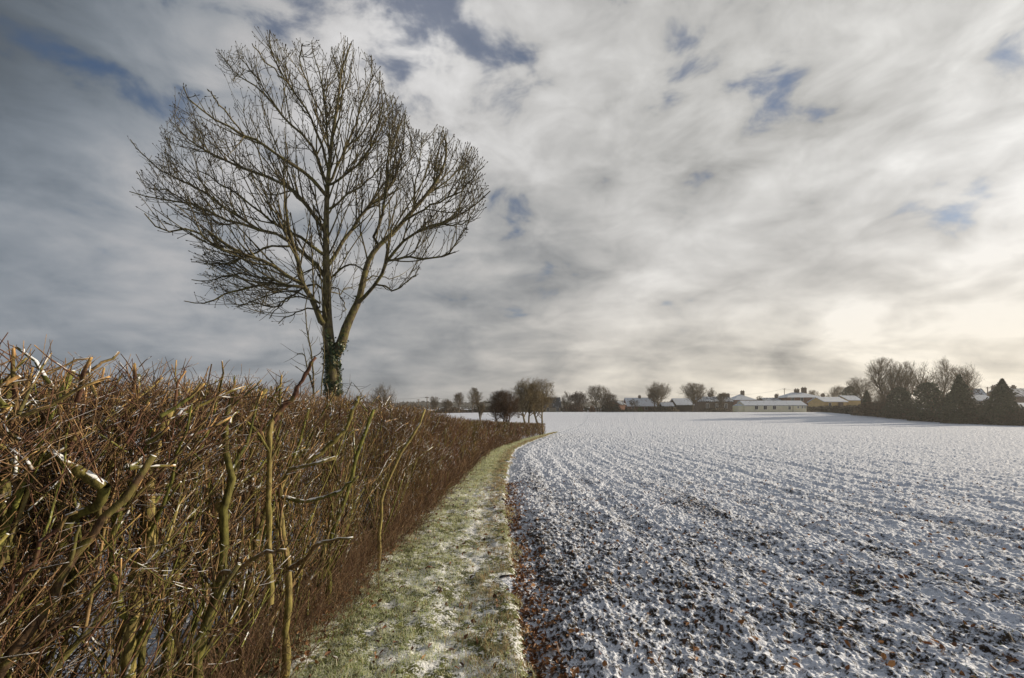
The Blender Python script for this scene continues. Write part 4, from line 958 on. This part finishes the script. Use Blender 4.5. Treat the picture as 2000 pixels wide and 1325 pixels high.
house('brick_house', 'large red brick house with hipped roof and two chimneys behind the hut', 1537, 1606, 165, 776.5, 765.5, 9, M_BRICK, M_ROOFSNOW, 0, hip=True,
      chim=[(1556, 761.5, 1.6), (1570, 758.5, 1.7), (1607, 771, 1.0)], wins=[(1548, 780, 1.1, 1.3), (1566, 780, 1.1, 1.3), (1590, 790, 1.1, 1.3), (1590, 780, 1.1, 1.3)], group=VG)
yh = house('ochre_house', 'ochre yellow rendered house with a snowy roof right of the cream hut', 1608, 1656, 150, 785, 776, 7, M_YELLOW, M_ROOFSNOW, 6, wins=[(1620, 790, .9, 1.1), (1645, 790, .9, 1.1)], group=VG)
MB().box(.9, 2.2, -.7, -.004, -.5, 3.2).build('chimney', M_DARKBRICK, yh)
house('ochre_house', 'narrow ochre annexe with a snowy roof half hidden by bushes', 1657, 1688, 152, 782, 773, 7, M_YELLOW, M_ROOFSNOW, 0, group=VG)
house('garden_shed', 'low snow roofed shed glimpsed through the dark boundary trees', 1743, 1766, 128, 800, 794, 3, M_DARKWOOD, M_ROOFSNOW, 0, cat='shed', group='sheds')
house('garden_shed', 'small snow roofed shed glimpsed between dark trunks on the right', 1777, 1792, 126, 799, 793.5, 3, M_DARKWOOD, M_ROOFSNOW, 0, cat='shed', group='sheds')
house('grey_house', 'grey house with a dark gable and chimney between the two big conifers', 1900, 1924, 125, 776, 759.5, 7, M_GREYW, M_ROOFPART, -24, chim=[(1918, 756.5, .8)], group=VG)
house('grey_bungalow', 'low pale bungalow with a snowy roof between the two big conifers', 1912, 1940, 112, 782, 772, 6, M_GREYW, M_ROOFSNOW, -8, group=VG)
house('brick_house', 'dark roofed house at the right edge behind the last conifer', 1976, 2030, 120, 774, 758.5, 8, M_DARKBRICK, M_ROOFPART, 0, chim=[(1979, 756, .9)], group=VG)
house('grey_bungalow', 'low snowy roofed bungalow at the right edge of the view', 1986, 2030, 100, 797, 788, 6, M_STONE, M_ROOFSNOW, 0, group=VG)

# ------------------------------------------------------------------ boundaries and vegetation
DK = [(.045, .05, .033), (.065, .058, .038), (.035, .04, .026), (.085, .068, .045)]
BR = [(.12, .085, .055), (.085, .065, .045), (.15, .10, .065), (.07, .062, .04)]
hedge_row([(94.5 + 2, 141), (92.5 + 1, 128), (91.5 + 1, 116), (90.5 + 1, 100), (90, 88), (89.6, 79), (89.4, 68)], [1.2, 1.6, 2.1, 2.4, 2.4, 2.6, 2.6], 1.5,
          'overgrown dark evergreen hedge along the right side of the field', 101, DK, 26000, .26)
hedge_row([(-62, 162), (-30, 163), (0, 163), (22, 161), (50, 158), (62, 156)], [1.2, 1.2, 1.3, 1.6, 1.8, 1.5], .8, 'low clipped dark hedge along the far edge of the field left of the village', 102, DK + BR[:1], 12000, .25)
hedge_row([(92, 143), (106, 150), (118, 151)], [1.6, 2.0, 2.2], 1.2, 'dark garden hedge right of the cream hut in front of the ochre house', 103, DK, 5000, .25)
hedge_row([(-260, 330), (-120, 345), (0, 350), (60, 352)], [2.2, 2.0, 2.0, 2.4], 1.5, 'long thin dark hedge crossing the distant left hand fields', 104, DK, 5000, .6)
hedge_row([(-70, 60), (-42, 58), (-24, 60), (-14, 66)], [2.0, 1.8, 1.8, 1.5], .9, 'dark hedge seen through gaps behind the near hedge on the left', 105, DK + BR, 9000, .14)

bare_tree('oak_tree', 751, 75, 750, 62, 'rounded bare tree rising above the hedge just right of the big tree', 201, 2, .12, .14, (20, 45), 1.1)
bare_tree('bare_tree', 847, 150, 773, 22, 'small bare tree beside the wooden pole on the left', 202, 2, .1, .14)
bare_tree('bare_tree', 872, 155, 779, 26, 'low scrubby bare tree left of centre beyond the hedge', 203, 3, .05, .12)
bare_tree('bare_tree', 896, 150, 767, 28, 'slim bare tree leftmost of the three beside the twiggy hawthorn', 204, 1, .3, .14)
bare_tree('bare_tree', 921, 140, 757, 34, 'pointed bare tree, middle and tallest of the three beside the twiggy hawthorn', 205, 1, .2, .16)
bare_tree('bare_tree', 938, 62, 763, 32, 'thin single stemmed bare tree standing just left of the twiggy hawthorn', 206, 1, .3, .12)
bare_tree('hawthorn_tree', 982, 32.5, 760, 66, 'dense twiggy dark hawthorn growing out of the hedge', 207, 4, .36, .05, (30, 70), 2.2, [(.075, .052, .036), (.10, .065, .045)], .008, fan=True, round_=1.6)
bare_tree('bare_tree', 1032, 38.5, 737, 66, 'left of the twin bare trees at the end of the hedge, with two pale trunks', 208, 2, .34, .07, (28, 58), 1.4, [(.19, .16, .105), (.23, .19, .12)], .0085)
bare_tree('bare_tree', 1058, 40.0, 738, 68, 'right of the twin bare trees at the end of the hedge, with forked trunk', 209, 2, .34, .07, (28, 58), 1.4, [(.19, .16, .105), (.23, .19, .12)], .0085)
bare_tree('bare_tree', 1013, 110, 768, 32, 'small dark bare tree in the gap between hawthorn and twin trees', 210, 2, .1, .12)
bare_tree('bare_tree', 1108, 150, 765, 26, 'slender bare birch like tree right of the slate roofed house', 211, 2, .1, .16, (20, 40), .7)
bare_tree('bare_tree', 1130, 150, 765, 42, 'brown bushy bare tree at the near end of the village gardens', 212, 3, .05, .10, (25, 60), 1.6, [(.085, .055, .04)])
bare_tree('bare_tree', 1168, 148, 752, 50, 'taller spreading bare tree over dark bushes left of the orange gable', 213, 2, .15, .10, (25, 60), 1.4)
bare_tree('bare_tree', 1190, 146, 768, 36, 'low brown bare tree just left of the orange gable', 214, 3, .05, .10, (25, 60), 1.2, BR)
bare_tree('bare_tree', 1237, 150, 780, 24, 'tiny bare garden tree in front of the long snowy roof', 215, 2, .15, .12, (25, 60), .5)
bare_tree('bare_tree', 1286, 152, 747, 54, 'large fan shaped bare tree at the right end of the long snowy roof', 216, 3, .2, .13, (20, 50), 1.5)
bare_tree('bare_tree', 1352, 146, 748, 56, 'round headed bare tree on the green in front of the barn', 217, 1, .3, .12, (30, 60), 1.5)
bare_tree('bare_tree', 1392, 166, 757, 24, 'narrow bare tree behind the dark brick row', 218, 2, .2, .16, (20, 40), .8)
bare_tree('bare_tree', 1411, 143, 768, 28, 'small bare tree with a thick trunk left of the cream hut', 219, 1, .3, .14, (20, 50), .9)
bare_tree('bare_tree', 1482, 185, 772, 18, 'tiny bare tree behind the roof ridge of the hut', 220, 2, .2, .14, (20, 50), .5)
bare_tree('bare_tree', 1522, 182, 769, 18, 'little bare tree beside the village pole', 221, 2, .2, .14, (20, 50), .5)
bare_tree('bare_tree', 1636, 175, 751, 46, 'windswept bare tree behind the ochre house', 222, 2, .2, .12, (25, 60), 1.0, lean=-.15)
bare_tree('bare_tree', 1590, 190, 762, 34, 'faint bare tree behind the big hipped roof', 223, 2, .3, .12, (25, 60), .6)
bare_tree('bare_tree', 1686, 132, 737, 56, 'low spreading bare tree, leftmost along the right boundary', 224, 2, .2, .11, (25, 55), 1.1, lean=-.1)
bare_tree('bare_tree', 1733, 122, 699, 72, 'tallest bare tree of the right boundary group, at its left', 225, 2, .2, .15, (20, 45), 1.7, lean=-.12)
bare_tree('bare_tree', 1778, 120, 705, 60, 'second tall bare tree of the right boundary group', 226, 2, .2, .15, (20, 45), 1.5, lean=-.12)
bare_tree('bare_tree', 1836, 112, 701, 66, 'third tall bare tree of the right boundary group, left of the biggest conifer', 227, 2, .2, .15, (20, 45), 1.7, lean=-.12)
bare_tree('bare_tree', 1893, 112, 711, 66, 'paler bare tree rising behind the biggest conifer', 228, 2, .25, .13, (20, 50), 1.3, [(.12, .095, .065)], lean=-.1)
bare_tree('bare_tree', 1722, 112, 765, 60, 'brown undergrowth tree below the tall bare group', 229, 4, .05, .08, (30, 70), 1.4, BR)
bare_tree('bare_tree', 1835, 100, 765, 60, 'brown undergrowth tree left of the biggest conifer', 230, 4, .05, .08, (30, 70), 1.4, BR)

conifer(1693, 125, 764, 20, 'slim dark conifer rising out of the boundary hedge by the ochre annexe', 301)
conifer(1660, 165, 755, 44, 'broad dark evergreen behind the ochre houses', 302, .5)
conifer(1757, 108, 757, 44, 'bushy dark evergreen below the tall bare trees', 303, .45)
conifer(1812, 100, 748, 56, 'rounded dark evergreen left of the biggest conifer', 304, .45)
conifer(1873, 90, 733, 58, 'biggest dark conifer of the right boundary with a pointed top', 305, 1.0)
conifer(1957, 84, 741, 62, 'last dark conifer near the right edge of the view', 306, .95)
shrub(1915, 92, 787, 46, 'dark low bush between the two big conifers', 311, BR + DK, s=.2, n=2500)
shrub(1990, 82, 800, 40, 'dark bush beneath the last conifer at the right edge', 312, BR + DK, s=.2, n=2500)
shrub(1700, 118, 785, 66, 'wide brown bush at the left end of the tall boundary trees', 313, BR, s=.25, n=2500)
shrub(1640, 140, 795, 66, 'dark spreading bush in front of the ochre house', 314, DK, s=.25, n=2500)
shrub(1250, 152, 794, 13, 'small round golden green bush below the long snowy roof', 315, [(.14, .14, .045), (.10, .11, .04)])
shrub(1157, 154, 793, 14, 'orange brown beech bush in the village gardens', 316, [(.26, .12, .05), (.18, .09, .045)])
shrub(1120, 154, 789, 44, 'reddish brown shrubbery right of the slate roofed house', 317, [(.12, .065, .045), (.09, .06, .04)], n=2500, s=.25)
shrub(1192, 150, 786, 40, 'dark evergreen bush left of the orange gable', 318, DK, n=2500, s=.25)
shrub(1300, 151, 793, 52, 'dark bushes round the small garden shed', 319, DK + BR, n=2200, s=.22)
shrub(1035, 158, 796, 60, 'greenish brown shrubbery under the slate roofed house', 320, [(.09, .08, .04), (.07, .06, .035)], n=2500, s=.25)
shrub(880, 160, 796, 70, 'low brown scrub left of centre on the far side of the field', 321, BR, n=2500, s=.25)
shrub(800, 120, 790, 90, 'brown scrub rising behind the hedge right of the big tree', 322, BR, n=2600, s=.22)
shrub(960, 160, 793, 80, 'dark brown thicket behind the hawthorn', 323, BR + DK, n=2800, s=.25)
shrub(1400, 158, 797, 60, 'brown shrubs at the foot of the dark brick row', 324, BR + DK, n=1800, s=.22)
shrub(1230, 155, 799, 60, 'dark low bushes below the long snowy roof', 325, BR + DK, n=1800, s=.22)

# distant wooded ridge
def ridge():
    rg = np.random.default_rng(77); n = 26000; X = rg.uniform(-900, 700, n); Y = 620 + rg.uniform(-25, 25, n)
    h = 9 + 4 * fbm(X / 60, X * 0, 3, 91); z = rg.uniform(0, 1, n) ** .7 * h
    p = np.stack([X, Y, gz(X, Y) + z], -1)
    V, q, C = leafy(rg, n, lambda r_, N: (p, np.tile([0, -1, .4], (N, 1))), 2.0, [(.04, .045, .035), (.055, .05, .04)])
    o = mesh_np('distant_wood', V, q, None, M_CONIFER, None, False, {'col': C}); tag(o, 'dark distant wood along the skyline on the left', 'wood', kind='stuff')
ridge()
# strip of lawn before the barn
def lawn():
    x0, x1, y0, y1 = 46, 72, 144, 150; u = np.linspace(0, 1, 30); U, Vv = np.meshgrid(u, np.linspace(0, 1, 8)); X = x0 + (x1 - x0) * U; Y = y0 + (y1 - y0) * Vv
    idx = np.arange(U.size).reshape(U.shape); q = np.stack([idx[:-1, :-1], idx[:-1, 1:], idx[1:, 1:], idx[1:, :-1]], -1).reshape(-1, 4)
    o = mesh_np('lawn', np.stack([X, Y, gz(X, Y) + .12], -1), q, None, M_LAWN); tag(o, 'bright green strip of lawn at the far edge of the field', 'lawn', kind='structure')
lawn()

# ------------------------------------------------------------------ poles and wires
def pole(px, Y, ytop, label, arm=1.2):
    b = P(px, Y); H = P(px, Y, ytop)[2] - b[2]; root = empty('utility_pole', tuple(b), label, 'pole', 'wooden utility poles')
    tube_obj('post', [(np.array([[[0, 0, -.3], [0, 0, H * .5], [0, 0, H]]]), np.array([[.14, .12, .10]]), 8, np.array([.13, .095, .07]))], M_FAR_BARK, root, caps=True)
    MB().box(-arm / 2, arm / 2, -.16, -.102, H - .35, H - .22).build('crossarm', M_WOOD, root)
    for s in (-1, 1): MB().box(s * arm * .42 - .05, s * arm * .42 + .05, -.18, -.08, H - .216, H - .05).build('insulator', M_WHITE, root)
    return b + [0, 0, H - .1]
p1 = pole(834, 130, 775, 'wooden pole standing on the left with a short crossarm')
p2 = pole(817, 165, 780, 'shorter more distant wooden pole left of the crossarmed one')
p3 = pole(1532, 178, 759, 'wooden pole rising above the village roofs beside the big brick house')
p4 = pole(1929, 118, 756, 'thin wooden pole between the two big conifers')
def wire(a, b, label, sag=.8):
    t = np.linspace(0, 1, 14)[:, None]; Pt = np.array(a) * (1 - t) + np.array(b) * t; Pt[:, 2] -= (sag * 4 * t * (1 - t))[:, 0]
    c = Pt.mean(0); o = tube_obj('overhead_wire', [(Pt[None], np.full((1, 14), .022), 4, np.array([.04, .04, .04]))], M_FAR_BARK, None, c); o.location = c
    tag(o, label, 'wire', 'overhead wires')
wire(p1, P(700, 120, 772), 'thin overhead wire running left from the crossarmed pole')
wire(p1, P(1010, 170, 777), 'thin overhead wire running right from the crossarmed pole behind the bare trees', 1.0)
wire(p3, P(1420, 172, 771), 'thin overhead wire sloping down left from the village pole', .8)
wire(p3, P(1660, 180, 768), 'thin overhead wire running right from the village pole over the brick house', .8)

# ------------------------------------------------------------------ winter haze over the fields
def haze():
    m = bpy.data.materials.new('haze'); m.use_nodes = True; t = NT(m.node_tree)
    v = t.n('ShaderNodeVolumePrincipled', None, Color=c3(.97, .96, .95), Density=.00042, Anisotropy=.35)
    t.n('ShaderNodeOutputMaterial', None, Volume=v)
    b = MB(); b.box(-900, 900, -60, 900, -1.2, 34); o = b.build('haze', m); tag(o, 'thin pale winter haze lying over the fields', 'haze', kind='stuff')
haze()
